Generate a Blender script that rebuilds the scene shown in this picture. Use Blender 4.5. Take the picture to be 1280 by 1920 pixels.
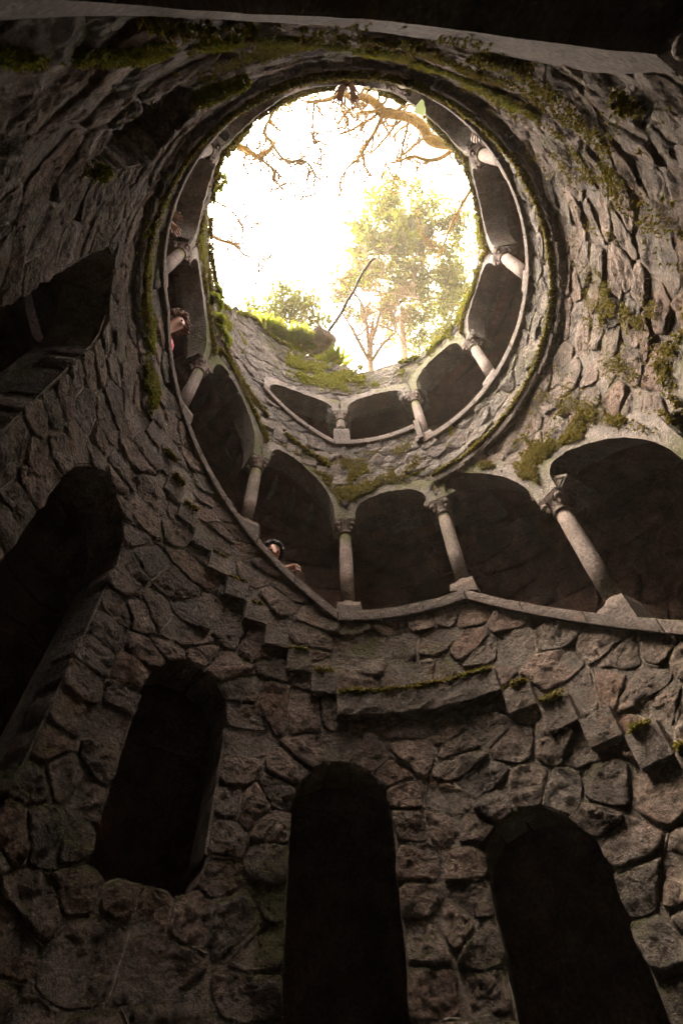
import bpy, bmesh, math, random
import numpy as np
from mathutils import Vector, Matrix, noise as mnoise

# ------------------------------------------------------------------ camera, sky, sun, exposure
SC = bpy.context.scene
for o in list(bpy.data.objects):
    bpy.data.objects.remove(o)
COL = SC.collection
S = 2.0                                    # metres per well radius
F_PX = 1000.0
PITCH, CAMX, CAMY, ROLL = 0.933899, -0.075992, -0.855927, -0.039265

cam_d = bpy.data.cameras.new('camera')
cam_o = bpy.data.objects.new('camera', cam_d)
COL.objects.link(cam_o)
_F = Vector((0, math.cos(PITCH), math.sin(PITCH)))
_U = Vector((0, -math.sin(PITCH), math.cos(PITCH)))
_R = Vector((1, 0, 0))
_c, _s = math.cos(ROLL), math.sin(ROLL)
_r = _R * _c + _U * _s
_u = _U * _c - _R * _s
CAM = Vector((CAMX * S, CAMY * S, 0))
cam_o.matrix_world = Matrix(((_r.x, _u.x, -_F.x, CAM.x), (_r.y, _u.y, -_F.y, CAM.y), (_r.z, _u.z, -_F.z, CAM.z), (0, 0, 0, 1)))
cam_d.sensor_fit = 'VERTICAL'
cam_d.sensor_height = 36
cam_d.lens = 36 * F_PX / 1920
cam_d.clip_start = 0.05
cam_d.clip_end = 1000
SC.camera = cam_o

SUN_EL, SUN_AZ = math.radians(68), math.radians(262)      # azimuth clockwise from +Y
world = bpy.data.worlds.new('World')
SC.world = world
world.use_nodes = True
wn, wl = world.node_tree.nodes, world.node_tree.links
wn.clear()
sky = wn.new('ShaderNodeTexSky')
sky.sky_type = 'NISHITA'
sky.sun_disc = False
sky.sun_elevation = SUN_EL
sky.sun_rotation = SUN_AZ
sky.air_density = 1.0
sky.dust_density = 5.0
sky.ozone_density = 0.6
hs = wn.new('ShaderNodeHueSaturation')     # thin white overcast: little colour left in the sky
hs.inputs['Saturation'].default_value = 0.22
tint = wn.new('ShaderNodeMix')
tint.data_type = 'RGBA'
tint.blend_type = 'MULTIPLY'
tint.inputs[0].default_value = 1.0
tint.inputs[7].default_value = (1.0, 0.86, 0.75, 1)
bg = wn.new('ShaderNodeBackground')
bg.inputs['Strength'].default_value = 0.15
wo = wn.new('ShaderNodeOutputWorld')
wl.new(sky.outputs[0], hs.inputs['Color'])
wl.new(hs.outputs[0], tint.inputs[6])
wl.new(tint.outputs[2], bg.inputs[0])
wl.new(bg.outputs[0], wo.inputs[0])

sun_d = bpy.data.lights.new('sun', 'SUN')
sun_d.energy = 0.5
sun_d.angle = math.radians(25)
sun_d.color = (1.0, 0.86, 0.66)
sun_o = bpy.data.objects.new('sun', sun_d)
COL.objects.link(sun_o)
_sd = Vector((math.sin(SUN_AZ) * math.cos(SUN_EL), math.cos(SUN_AZ) * math.cos(SUN_EL), math.sin(SUN_EL)))
sun_o.rotation_euler = _sd.to_track_quat('Z', 'Y').to_euler()

SC.view_settings.view_transform = 'Standard'
SC.view_settings.look = 'None'
SC.view_settings.gamma = 1
SC.view_settings.exposure = 4.3
SC.render.engine = 'CYCLES'
SC.cycles.max_bounces = 10
SC.cycles.diffuse_bounces = 8
SC.cycles.sample_clamp_indirect = 6
SC.cycles.use_denoising = True

rnd = random.Random(7)
D2R = math.pi / 180


def W(az, z, r):
    """point on the well: azimuth in degrees clockwise from +Y, height and radius in well radii"""
    a = az * D2R
    return Vector((r * math.sin(a) * S, r * math.cos(a) * S, z * S))


def to_px(p):
    d = Vector(p) - CAM
    z = d.dot(_F)
    if z < 0.05:
        return None
    return 640 + F_PX * d.dot(_r) / z, 960 - F_PX * d.dot(_u) / z, d.length


# ------------------------------------------------------------------ object helpers
def tag(o, label=None, cat=None, group=None, kind=None):
    if label: o['label'] = label
    if cat: o['category'] = cat
    if group: o['group'] = group
    if kind: o['kind'] = kind
    return o


def thing(name, loc, label, cat, group=None):
    o = bpy.data.objects.new(name, None)
    o.empty_display_size = 0.2
    o.location = loc
    COL.objects.link(o)
    return tag(o, label, cat, group)


def obj(name, verts, faces, mat, parent=None, smooth=True, origin=None, kind=None, sharp=0):
    """one mesh object from world-space vertices; parent is an unrotated Empty (or child of one)"""
    if origin is None:
        origin = parent_loc(parent) if parent else Vector((0, 0, 0))
    me = bpy.data.meshes.new(name)
    ox, oy, oz = origin
    me.from_pydata([(v[0] - ox, v[1] - oy, v[2] - oz) for v in verts], [], faces)
    me.materials.append(mat)
    if smooth:
        me.polygons.foreach_set('use_smooth', [True] * len(me.polygons))
        if sharp: me.set_sharp_from_angle(angle=sharp)
    o = bpy.data.objects.new(name, me)
    COL.objects.link(o)
    if parent:
        o.parent = parent
        o.location = Vector(origin) - parent_loc(parent)
    else:
        o.location = origin
    if kind: o['kind'] = kind
    return o


def parent_loc(p):
    v = Vector((0, 0, 0))
    while p:
        v += p.location
        p = p.parent
    return v


class MB:
    def __init__(self): self.v, self.f = [], []

    def add(self, v, f):
        n = len(self.v)
        self.v += [tuple(p) for p in v]
        self.f += [tuple(i + n for i in q) for q in f]

    def obj(self, name, mat, parent=None, **k):
        return obj(name, self.v, self.f, mat, parent, **k)


def tube(mb, pts, rad, n=6, cap=True):
    """tapered tube along pts"""
    pts = [Vector(p) for p in pts]
    up = Vector((0.13, 0.21, 0.97)).normalized()
    rings = []
    for i, p in enumerate(pts):
        t = (pts[min(i + 1, len(pts) - 1)] - pts[max(i - 1, 0)]).normalized()
        a = t.cross(up)
        if a.length < 0.05: a = t.cross(Vector((1, 0, 0)))
        a.normalize()
        b = t.cross(a)
        r = rad[i] if hasattr(rad, '__len__') else rad
        rings.append([p + (a * math.cos(2 * math.pi * k / n) + b * math.sin(2 * math.pi * k / n)) * r for k in range(n)])
    v = [q for ring in rings for q in ring]
    f = []
    for i in range(len(pts) - 1):
        for k in range(n):
            f.append((i * n + k, i * n + (k + 1) % n, (i + 1) * n + (k + 1) % n, (i + 1) * n + k))
    if cap:
        f.append(tuple(range(n))[::-1])
        f.append(tuple((len(pts) - 1) * n + k for k in range(n)))
    mb.add(v, f)


# ------------------------------------------------------------------ materials
def new_mat(name):
    m = bpy.data.materials.new(name)
    m.use_nodes = True
    nt = m.node_tree
    nt.nodes.clear()
    out = nt.nodes.new('ShaderNodeOutputMaterial')
    b = nt.nodes.new('ShaderNodeBsdfPrincipled')
    nt.links.new(b.outputs[0], out.inputs[0])
    return m, nt, b


class NB:
    def __init__(self, nt):
        self.nt = nt
        g = nt.nodes.new('ShaderNodeNewGeometry')
        self.geo = g
        self.pos = g.outputs['Position']

    def noise(self, scale, detail=4, rough=0.55, vec=None, dist=0.0):
        n = self.nt.nodes.new('ShaderNodeTexNoise')
        n.inputs['Scale'].default_value = scale
        n.inputs['Detail'].default_value = detail
        n.inputs['Roughness'].default_value = rough
        n.inputs['Distortion'].default_value = dist
        self.nt.links.new(vec or self.pos, n.inputs['Vector'])
        return n.outputs['Fac']

    def scaled(self, sx, sy, sz):
        m = self.nt.nodes.new('ShaderNodeMapping')
        m.inputs['Scale'].default_value = (sx, sy, sz)
        self.nt.links.new(self.pos, m.inputs['Vector'])
        return m.outputs[0]

    def ramp(self, fac, stops, interp='LINEAR'):
        r = self.nt.nodes.new('ShaderNodeValToRGB')
        r.color_ramp.interpolation = interp
        e = r.color_ramp.elements
        while len(e) < len(stops): e.new(0.5)
        for k, (p, c) in enumerate(stops):
            e[k].position = p
            e[k].color = (c, c, c, 1) if not hasattr(c, '__len__') else tuple(c) + (1,)
        self.nt.links.new(fac, r.inputs[0])
        return r.outputs[0]

    def mix(self, a, b, fac, mode='MIX'):
        m = self.nt.nodes.new('ShaderNodeMix')
        m.data_type = 'RGBA'
        m.blend_type = mode
        for sock, v in ((m.inputs[0], fac), (m.inputs[6], a), (m.inputs[7], b)):
            if hasattr(v, 'is_linked'): self.nt.links.new(v, sock)
            elif hasattr(v, '__len__'): sock.default_value = tuple(v) + (1,)
            else: sock.default_value = v
        return m.outputs[2]

    def math(self, op, a, b=0.0, clamp=False):
        m = self.nt.nodes.new('ShaderNodeMath')
        m.operation = op
        m.use_clamp = clamp
        for k, v in enumerate((a, b)):
            if hasattr(v, 'is_linked'): self.nt.links.new(v, m.inputs[k])
            else: m.inputs[k].default_value = v
        return m.outputs[0]

    def rand_id(self):
        oi = self.nt.nodes.new('ShaderNodeObjectInfo')
        s = self.math('ADD', oi.outputs['Random'], self.geo.outputs['Random Per Island'])
        return self.math('FRACT', s)

    def normal_z(self):
        x = self.nt.nodes.new('ShaderNodeSeparateXYZ')
        self.nt.links.new(self.geo.outputs['Normal'], x.inputs[0])
        return x.outputs[2]

    def bump(self, bsdf, h, strength, dist):
        b = self.nt.nodes.new('ShaderNodeBump')
        b.inputs['Strength'].default_value = strength
        b.inputs['Distance'].default_value = dist
        self.nt.links.new(h, b.inputs['Height'])
        self.nt.links.new(b.outputs[0], bsdf.inputs['Normal'])


def stone_mat(name, cols, moss=0.5, bump=0.9, grain=1.0, lichen=0.25, mott=(0.45, 1.3)):
    m, nt, b = new_mat(name)
    n = NB(nt)
    rid = n.rand_id()
    k = len(cols)
    base = n.ramp(rid, [((i + 0.5) / k, c) for i, c in enumerate(cols)])
    n2 = n.noise(5.5, 6, 0.62)
    n3 = n.noise(38, 5, 0.65)
    base = n.mix(base, n.ramp(n2, [(0.3, mott[0]), (0.52, 0.9), (0.72, mott[1])]), 1.0, 'MULTIPLY')
    base = n.mix(base, n.ramp(n3, [(0.32, 0.45), (0.68, 1.35)]), 0.85 * grain, 'MULTIPLY')
    rust = n.ramp(n.noise(3.1, 5, 0.6, dist=0.6), [(0.56, 0.0), (0.7, 0.55)])
    base = n.mix(base, (0.22, 0.115, 0.06), rust)
    drip = n.ramp(n.noise(1.0, 5, 0.6, vec=n.scaled(3.2, 3.2, 0.55)), [(0.5, 0.0), (0.68, 0.6)])
    base = n.mix(base, (0.075, 0.066, 0.056), drip)
    if lichen:
        lm = n.ramp(n.noise(13, 5, 0.7), [(0.6, 0.0), (0.68, lichen)])
        base = n.mix(base, (0.42, 0.38, 0.33), lm)
    if moss:
        big = n.noise(0.9, 4, 0.6)
        upz = n.normal_z()
        mm = n.math('ADD', n.math('MULTIPLY', upz, 0.32), n.math('ADD', big, n.math('MULTIPLY', n2, 0.35)))
        mm = n.ramp(mm, [(0.83 - 0.15 * moss, 0.0), (0.97 - 0.15 * moss, 0.9)])
        mc = n.ramp(n3, [(0.3, (0.035, 0.04, 0.008)), (0.55, (0.085, 0.085, 0.018)), (0.75, (0.14, 0.105, 0.025))])
        base = n.mix(base, mc, mm)
    nt.links.new(base, b.inputs['Base Color'])
    b.inputs['Roughness'].default_value = 0.88
    b.inputs['Specular IOR Level'].default_value = 0.3
    vo = nt.nodes.new('ShaderNodeTexVoronoi')
    vo.inputs['Scale'].default_value = 28
    nt.links.new(n.pos, vo.inputs['Vector'])
    h = n.math('ADD', n.math('MULTIPLY', n.noise(19, 9, 0.78), 1.0), n.math('ADD', n.math('MULTIPLY', n3, 0.5), n.math('MULTIPLY', vo.outputs['Distance'], -0.2)))
    n.bump(b, h, bump, 0.15)
    return m


WARM = [(0.38, 0.285, 0.225), (0.26, 0.215, 0.18), (0.46, 0.365, 0.3), (0.37, 0.235, 0.175), (0.29, 0.25, 0.215), (0.42, 0.305, 0.245)]
M = {}
M['rubble'] = stone_mat('rubble stone', WARM, grain=1.15, moss=0.75, bump=1.0)
M['side_rubble'] = stone_mat('streaked rubble stone', WARM, moss=1.15, bump=1.0)
M['grey_rubble'] = stone_mat('grey rubble stone', [(0.27, 0.235, 0.21), (0.31, 0.27, 0.245), (0.225, 0.195, 0.175), (0.28, 0.235, 0.205)], moss=1.1, bump=0.9, lichen=0.35)
M['mortar'] = stone_mat('old lime mortar', [(0.27, 0.225, 0.185), (0.3, 0.25, 0.205)], moss=0.7, bump=0.8, lichen=0.15)
M['ridge'] = stone_mat('raised pointing', [(0.42, 0.36, 0.3), (0.34, 0.29, 0.24)], moss=0.4, bump=0.6, lichen=0.2)
M['granite'] = stone_mat('cut granite', [(0.155, 0.118, 0.098), (0.13, 0.102, 0.086), (0.175, 0.136, 0.114)], moss=0.45, bump=0.6, lichen=0.2, mott=(0.65, 1.2))
M['pink_granite'] = stone_mat('pink granite', [(0.29, 0.228, 0.196), (0.26, 0.205, 0.176), (0.31, 0.24, 0.205)], moss=0.35, bump=0.45, lichen=0.15, mott=(0.6, 1.2))
M['plaster'] = stone_mat('weathered plaster', [(0.25, 0.215, 0.185), (0.21, 0.18, 0.155), (0.28, 0.24, 0.21)], moss=1.3, bump=0.6, lichen=0.3, mott=(0.6, 1.15))
M['vault'] = stone_mat('vault stone', [(0.25, 0.135, 0.1), (0.29, 0.16, 0.125), (0.2, 0.115, 0.09)], moss=0.0, bump=0.7, lichen=0.08)
M['step'] = stone_mat('worn step stone', [(0.22, 0.178, 0.15), (0.17, 0.14, 0.12), (0.27, 0.22, 0.18)], moss=0.6, bump=0.75, lichen=0.4, mott=(0.55, 1.2))
M['ground'] = stone_mat('earth', [(0.09, 0.07, 0.045)], moss=1.2, bump=0.8, lichen=0.0)


def leaf_mat(name, cols, trans=0.5):
    m, nt, b = new_mat(name)
    n = NB(nt)
    k = len(cols)
    c = n.ramp(n.geo.outputs['Random Per Island'], [((i + 0.5) / k, q) for i, q in enumerate(cols)])
    nt.links.new(c, b.inputs['Base Color'])
    b.inputs['Roughness'].default_value = 0.6
    b.inputs['Specular IOR Level'].default_value = 0.25
    tr = nt.nodes.new('ShaderNodeBsdfTranslucent')
    nt.links.new(c, tr.inputs['Color'])
    mx = nt.nodes.new('ShaderNodeMixShader')
    mx.inputs[0].default_value = trans
    nt.links.new(b.outputs[0], mx.inputs[1])
    nt.links.new(tr.outputs[0], mx.inputs[2])
    out = [x for x in nt.nodes if x.type == 'OUTPUT_MATERIAL'][0]
    nt.links.new(mx.outputs[0], out.inputs[0])
    return m


M['moss'] = leaf_mat('moss', [(0.15, 0.15, 0.014), (0.2, 0.185, 0.016), (0.24, 0.18, 0.026), (0.1, 0.1, 0.014), (0.2, 0.125, 0.026)], 0.3)
M['moss_bright'] = leaf_mat('bright moss', [(0.17, 0.2, 0.014), (0.23, 0.24, 0.018), (0.26, 0.21, 0.03), (0.14, 0.15, 0.014)], 0.35)
M['moss_bed'] = stone_mat('moss bed', [(0.055, 0.06, 0.014), (0.075, 0.07, 0.018)], moss=1.0, bump=1.0, lichen=0.0)
M['fern'] = leaf_mat('fern leaf', [(0.12, 0.165, 0.016), (0.17, 0.21, 0.02), (0.2, 0.2, 0.03), (0.16, 0.12, 0.04)], 0.7)
M['ivy'] = leaf_mat('ivy leaf', [(0.16, 0.24, 0.012)], 0.5)
M['conifer'] = leaf_mat('conifer foliage', [(0.14, 0.175, 0.018), (0.19, 0.2, 0.02), (0.24, 0.205, 0.028), (0.16, 0.185, 0.02)], 0.65)
M['shrub'] = leaf_mat('shrub foliage', [(0.11, 0.14, 0.02), (0.15, 0.165, 0.022), (0.16, 0.15, 0.03)], 0.5)
M['dry_leaf'] = leaf_mat('russet leaves', [(0.12, 0.075, 0.045), (0.11, 0.085, 0.04)], 0.45)


def simple_mat(name, col, rough=0.8, bump=0.0, scale=30, var=0.25):
    m, nt, b = new_mat(name)
    n = NB(nt)
    f = n.noise(scale, 5, 0.6)
    c = n.mix(col, n.ramp(f, [(0.3, 1 - var), (0.7, 1 + var)]), 1.0, 'MULTIPLY')
    nt.links.new(c, b.inputs['Base Color'])
    b.inputs['Roughness'].default_value = rough
    if bump: n.bump(b, f, bump, 0.02)
    return m


M['bark'] = simple_mat('bark', (0.25, 0.17, 0.105), 0.9, 0.8, 14, 0.5)
M['mossy_bark'] = simple_mat('mossy bark', (0.3, 0.19, 0.06), 0.9, 0.8, 9, 0.5)
M['dead_wood'] = simple_mat('dead wood', (0.09, 0.075, 0.06), 0.85, 0.5, 25, 0.4)
M['skin'] = simple_mat('skin', (0.6, 0.37, 0.29), 0.5, 0, 20, 0.06)
M['skin_ruddy'] = simple_mat('ruddy skin', (0.5, 0.23, 0.15), 0.5, 0, 20, 0.06)
M['hair_brown'] = simple_mat('curly brown hair', (0.16, 0.075, 0.035), 0.6, 0.5, 60, 0.5)
M['hair_dark'] = simple_mat('dark hair', (0.015, 0.012, 0.01), 0.5, 0.3, 60, 0.4)
M['pink_cloth'] = simple_mat('pink jersey', (0.65, 0.13, 0.17), 0.85, 0.2, 60, 0.12)
M['maroon_cloth'] = simple_mat('maroon sleeve', (0.16, 0.05, 0.055), 0.85, 0.2, 60, 0.15)
M['dark_cloth'] = simple_mat('dark cloth', (0.025, 0.022, 0.025), 0.85, 0.2, 60, 0.15)
M['grey_cloth'] = simple_mat('grey cloth', (0.2, 0.2, 0.2), 0.85, 0.2, 60, 0.15)
M['phone'] = simple_mat('dark phone', (0.02, 0.02, 0.025), 0.3, 0, 20, 0.1)
M['eye'] = simple_mat('eye', (0.05, 0.04, 0.035), 0.3, 0, 20, 0.1)

# ------------------------------------------------------------------ the helix: copings, ledges, arches
def zc(t):
    """top of the parapet coping along the climb; t grows downhill from the top flight (degrees of azimuth)"""
    if t < -6: return 3.38 + 0.0163 * (-6 - t)
    if t < 27.6: return 3.38
    if t < 269: return 3.148
    if t < 353.6: return 3.148 - (t - 269) * 0.0167
    if t < 387.6: return 1.735
    if t < 472: return 1.735 - (t - 387.6) * 0.01676
    return 0.32


LEDGE = 0.45
THK = 0.105
RW, RM, RC_IN, RA = 1.03, 1.0345, 1.0, 1.016   # wall face, mortar, coping face, arch plaster face

# columns: (theta, spring height)
COLS = {}
for th in (29.4, 60.9, 94.3, 127.7, 160.6, 193.5, 226.4, 260.2, 294.8, 326.2, 356.7, 387.5, 417.3, 450.2, 483.0, 512.0):
    COLS[th] = zc(th) + 0.72
COLS[29.4] = 3.87
COLS[-3.0] = 3.87
COLS[-39.0] = 3.93
COLS[564.0] = 0.6
TH = sorted(COLS)
# bays: (theta0, theta1, rise, shared ends)
BAYS = []
for a, b in zip(TH[:-1], TH[1:]):
    if b <= -3.0: rise, hl, hr = 0.2, 3.0, 3.4       # the wedge shaped top bay
    elif a < 0: rise, hl, hr = 0.24, 3.2, 3.2
    elif a < 260: rise, hl, hr = 0.3, 3.2, 3.2
    elif a < 294: rise, hl, hr = 0.36, 3.2, 3.2
    elif a < 320: rise, hl, hr = 0.38, 3.2, 3.2
    elif a < 350: rise, hl, hr = 0.32, 3.2, 3.2
    elif a < 380: rise, hl, hr = 0.235, 3.4, 3.2
    elif a < 440: rise, hl, hr = 0.28, 3.2, 3.2
    elif a < 472: rise, hl, hr = 0.26, 9.0, 3.2
    elif a < 500: rise, hl, hr = 0.26, 3.2, 10.0
    else: rise, hl, hr = 0.4, 3.2, 3.2
    BAYS.append((a, b, rise, hl, hr))


_t = [0, .07, .2, .42, .6, .78, .93, 1.0]
_fit = lambda v, k=5: np.polyfit(np.linspace(0, 1, len(v)) if len(v) != 8 else _t, v, k)
WIDE_IN = (_fit([514.6, 516.4, 521.3, 531.8, 541.5, 549.6, 557.3, 561.0]), _fit([1.06, 1.16, 1.344, 1.512, 1.46, 1.236, 0.883, 0.62]))
WIDE_OUT = (_fit([512.1, 513.4, 517.0, 530.0, 540.8, 550.6, 559.0, 563.9]), _fit([1.3, 1.38, 1.564, 1.80, 1.70, 1.36, 0.94, 0.66]))


def wide(t, which):
    return float(np.polyval(which[0], t)), float(np.polyval(which[1], t))


def arch_pt(bay, u, grow=0.0):
    """intrados point, u in 0..pi, grow = offset outward in radii"""
    a, b, rise, hl, hr = bay
    if b == 564.0:
        p, q = wide(u / math.pi, WIDE_IN), wide(u / math.pi, WIDE_OUT)
        k = grow / 0.25
        return p[0] + (q[0] - p[0]) * k, p[1] + (q[1] - p[1]) * k
    a0, a1 = a + hl, b - hr
    mid, hw = (a0 + a1) / 2, (a1 - a0) / 2
    g = grow / D2R
    th = mid - (hw + g) * math.cos(u)
    k = min(1, max(0, (th - a0) / (a1 - a0)))
    z = COLS[a] * (1 - k) + COLS[b] * k + (rise + grow) * max(0.0, math.sin(u)) ** 0.72
    return th, z


def arcade_top(th):
    """top of the arcade opening (opening is between coping and this), or None when no bay is here"""
    for bay in BAYS:
        a, b, rise, hl, hr = bay
        if a <= th < b:
            if b == 564.0:
                best = min(range(41), key=lambda i: abs(wide(i / 40, WIDE_IN)[0] - th))
                return wide(best / 40, WIDE_IN)[1] + 0.03
            mid, hw = ((a + hl) + (b - hr)) / 2, ((b - hr) - (a + hl)) / 2
            x = (mid - th) / (hw + 2.0)
            k = min(1, max(0, (th - a - hl) / (b - hr - a - hl)))
            z = COLS[a] * (1 - k) + COLS[b] * k
            if abs(x) < 1:
                z += (rise + 0.03) * math.sin(math.acos(x)) ** 0.72
            return z
    return None


# windows of the lower shaft: (az left, az right, spring z left, spring z right, apex rise, sill z)
WINDOWS = [(-15.8, 3.0, 0.84, 0.84, 0.17, 0.22), (17.9, 37.2, 0.62, 0.57, 0.19, -0.1), (-48.6, -30.4, 1.1, 1.1, 0.19, 0.575),
           (-84.0, -63.5, 1.55, 1.5, 0.26, 0.55), (-119.2, -100.0, 2.12, 2.05, 0.24, 1.15), (-154.5, -136.5, 2.0, 2.2, 0.2, 1.62)]


def win_outline(w, step=0.085):
    a0, a1, z0, z1, rise, sill = w
    pts = []
    n = max(2, int((z0 - sill) / 0.1))
    for i in range(n): pts.append((a0 * D2R, sill + (z0 - sill) * (i + 0.5) / n))
    mid, hw = (a0 + a1) / 2, (a1 - a0) / 2
    m = 7
    for i in range(m):
        u = math.pi * (i + 0.5) / m
        th = mid - hw * math.cos(u)
        k = (th - a0) / (a1 - a0)
        pts.append((th * D2R, z0 * (1 - k) + z1 * k + rise * math.sin(u)))
    n = max(2, int((z1 - sill) / 0.1))
    for i in range(n): pts.append((a1 * D2R, z1 + (sill - z1) * (i + 0.5) / n))
    for q in (0.1, 0.37, 0.63, 0.9): pts.append(((a1 + (a0 - a1) * q) * D2R, sill))
    return pts


def win_open(az, z):
    for a0, a1, z0, z1, rise, sill in WINDOWS:
        if a0 < az < a1 and z > sill:
            x = (az - (a0 + a1) / 2) / ((a1 - a0) / 2)
            k = (az - a0) / (a1 - a0)
            if z < z0 * (1 - k) + z1 * k + rise * math.sqrt(max(0, 1 - x * x)): return True
    return False


RIM = [(-180, 4.32), (-165, 4.38), (-150, 4.5), (-132, 4.36), (-118, 4.48), (-103, 4.62), (-85, 4.55), (-70, 4.5), (-66, 4.62), (-58, 4.95), (-52, 5.08), (-40, 5.02),
       (-25, 5.06), (-14, 4.98), (-4, 4.9), (3, 4.74), (10, 4.64), (17, 4.66), (28, 4.62), (36, 4.5), (45, 4.42), (72, 4.35), (101, 4.37), (129, 4.33), (157, 4.3), (180, 4.32)]


def rim(az):
    az = (az + 180) % 360 - 180
    for (a, z), (b, y) in zip(RIM[:-1], RIM[1:]):
        if a <= az <= b: return z + (y - z) * (az - a) / (b - a)
    return 4.3


def is_open(s, z):
    az = (s / D2R + 180) % 360 - 180
    if z > rim(az): return True
    if win_open(az, z): return True
    for t in (az, az + 360, az + 720):
        top = arcade_top(t)
        if top is not None and zc(t) - 0.04 < z < top: return True
    return False


# ------------------------------------------------------------------ rubble stones: a Voronoi net over the unrolled wall
KZ = 1.22
TAU = 2 * math.pi
bseeds = []      # boundary seeds (outer, inner)


def pair(s, z, ns, nz, d=0.042):
    L = math.hypot(ns, nz) or 1
    bseeds.append(((s + ns / L * d), z + nz / L * d / KZ))
    bseeds.append(((s - ns / L * d), z - nz / L * d / KZ))


def pairs_along(pts, closed, jit=0.006):
    n = len(pts)
    for i in range(n):
        p = pts[i]
        a = pts[(i - 1) % n] if closed else pts[max(i - 1, 0)]
        b = pts[(i + 1) % n] if closed else pts[min(i + 1, n - 1)]
        ts, tz = b[0] - a[0], (b[1] - a[1]) * KZ
        j = rnd.uniform(-jit, jit)
        pair(p[0], p[1] + j, -tz, ts)


for w in WINDOWS: pairs_along(win_outline(w), True, 0.002)
t = -39.0
bot, top = [], []
while t < 564:
    bot.append((t * D2R, zc(t) - 0.04))
    t += rnd.uniform(6, 9)
pairs_along(bot, False)
t = -36.0
while t < 563.5:
    z = arcade_top(t)
    top.append((t * D2R, z))
    t += rnd.uniform(4, 5.2)
pairs_along(top, False)
rp = []
a = -180.0
while a < 180:
    rp.append((a * D2R, rim(a) + rnd.uniform(-0.02, 0.02)))
    a += rnd.uniform(6, 9)
pairs_along(rp, False)

ZB, ZT = -0.8, 5.3
fixed = np.array([((s % TAU), z * KZ) for s, z in bseeds])
free = []
row, z = 0, ZB + 0.05
while z < ZT:
    d = 0.158 if z < 0.55 else 0.172 if z < 2.2 else (0.165 if z < 3.2 else 0.15)
    s = rnd.uniform(0, d)
    while s < TAU:
        ss, zz = s + rnd.uniform(-0.36, 0.36) * d, z + rnd.uniform(-0.42, 0.42) * d / KZ
        if not is_open(ss, zz):
            q = np.array((ss % TAU, zz * KZ))
            dd = np.abs(fixed - q)
            dd[:, 0] = np.minimum(dd[:, 0], TAU - dd[:, 0])
            if (dd[:, 0] ** 2 + dd[:, 1] ** 2).min() > (0.075 + 0.03 * rnd.random()) ** 2: free.append(q)
        s += d * rnd.choice((0.6, 0.8, 1.0, 1.0, 1.5))
    z += d * 0.88 / KZ
inner = []
z = ZB
while z < 5.6:
    s = 0.0
    while s < TAU:
        if is_open(s, z):
            q = np.array((s, z * KZ))
            dd = np.abs(fixed - q)
            dd[:, 0] = np.minimum(dd[:, 0], TAU - dd[:, 0])
            if (dd ** 2).sum(1).min() > 0.1 ** 2: inner.append(q)
        s += 0.11
    z += 0.09
seeds = np.concatenate([fixed, np.array(free), np.array(inner)])


def clip(poly, nx, ny, c):
    out = []
    n = len(poly)
    for i in range(n):
        p, q = poly[i], poly[(i + 1) % n]
        dp, dq = p[0] * nx + p[1] * ny - c, q[0] * nx + q[1] * ny - c
        if dp <= 0: out.append(p)
        if (dp < 0 < dq) or (dq < 0 < dp):
            k = dp / (dp - dq)
            out.append((p[0] + (q[0] - p[0]) * k, p[1] + (q[1] - p[1]) * k))
    return out


edge_cells = set()
cells = []          # (seed s, z, full polygon, shrunk polygon) in (s, z)
open_flag = np.array([is_open(p[0], p[1] / KZ) for p in seeds])
for i, p in enumerate(seeds):
    if open_flag[i]: continue
    dd = seeds - p
    dd[:, 0] = (dd[:, 0] + math.pi) % TAU - math.pi
    d2 = (dd ** 2).sum(1)
    near = np.argsort(d2)[1:26]
    box = [(-0.3, -0.3), (0.3, -0.3), (0.3, 0.3), (-0.3, 0.3)]
    full, small = box, box
    gap = rnd.uniform(0.002, 0.005)
    for j in near:
        L = math.sqrt(d2[j])
        if L < 1e-6 or L > 0.75: continue
        nx, ny = dd[j] / L
        g = 0.001 if open_flag[j] else gap
        full = clip(full, nx, ny, L / 2)
        small = clip(small, nx, ny, L / 2 - g)
    if len(small) < 3 or len(full) < 3: continue
    cells.append((p[0], p[1] / KZ, [(p[0] + x, (p[1] + y) / KZ) for x, y in full], [(p[0] + x, (p[1] + y) / KZ) for x, y in small]))


def area(poly):
    return abs(sum(p[0] * q[1] - q[0] * p[1] for p, q in zip(poly, poly[1:] + poly[:1]))) / 2


def warp(x, y):
    return (x + 0.016 * mnoise.noise(Vector((x * 7, y * 7, 31))) + 0.006 * mnoise.noise(Vector((x * 22, y * 22, 7))),
            y + 0.016 * mnoise.noise(Vector((x * 7, y * 7, 77))) + 0.006 * mnoise.noise(Vector((x * 22, y * 22, 17))))


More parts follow.
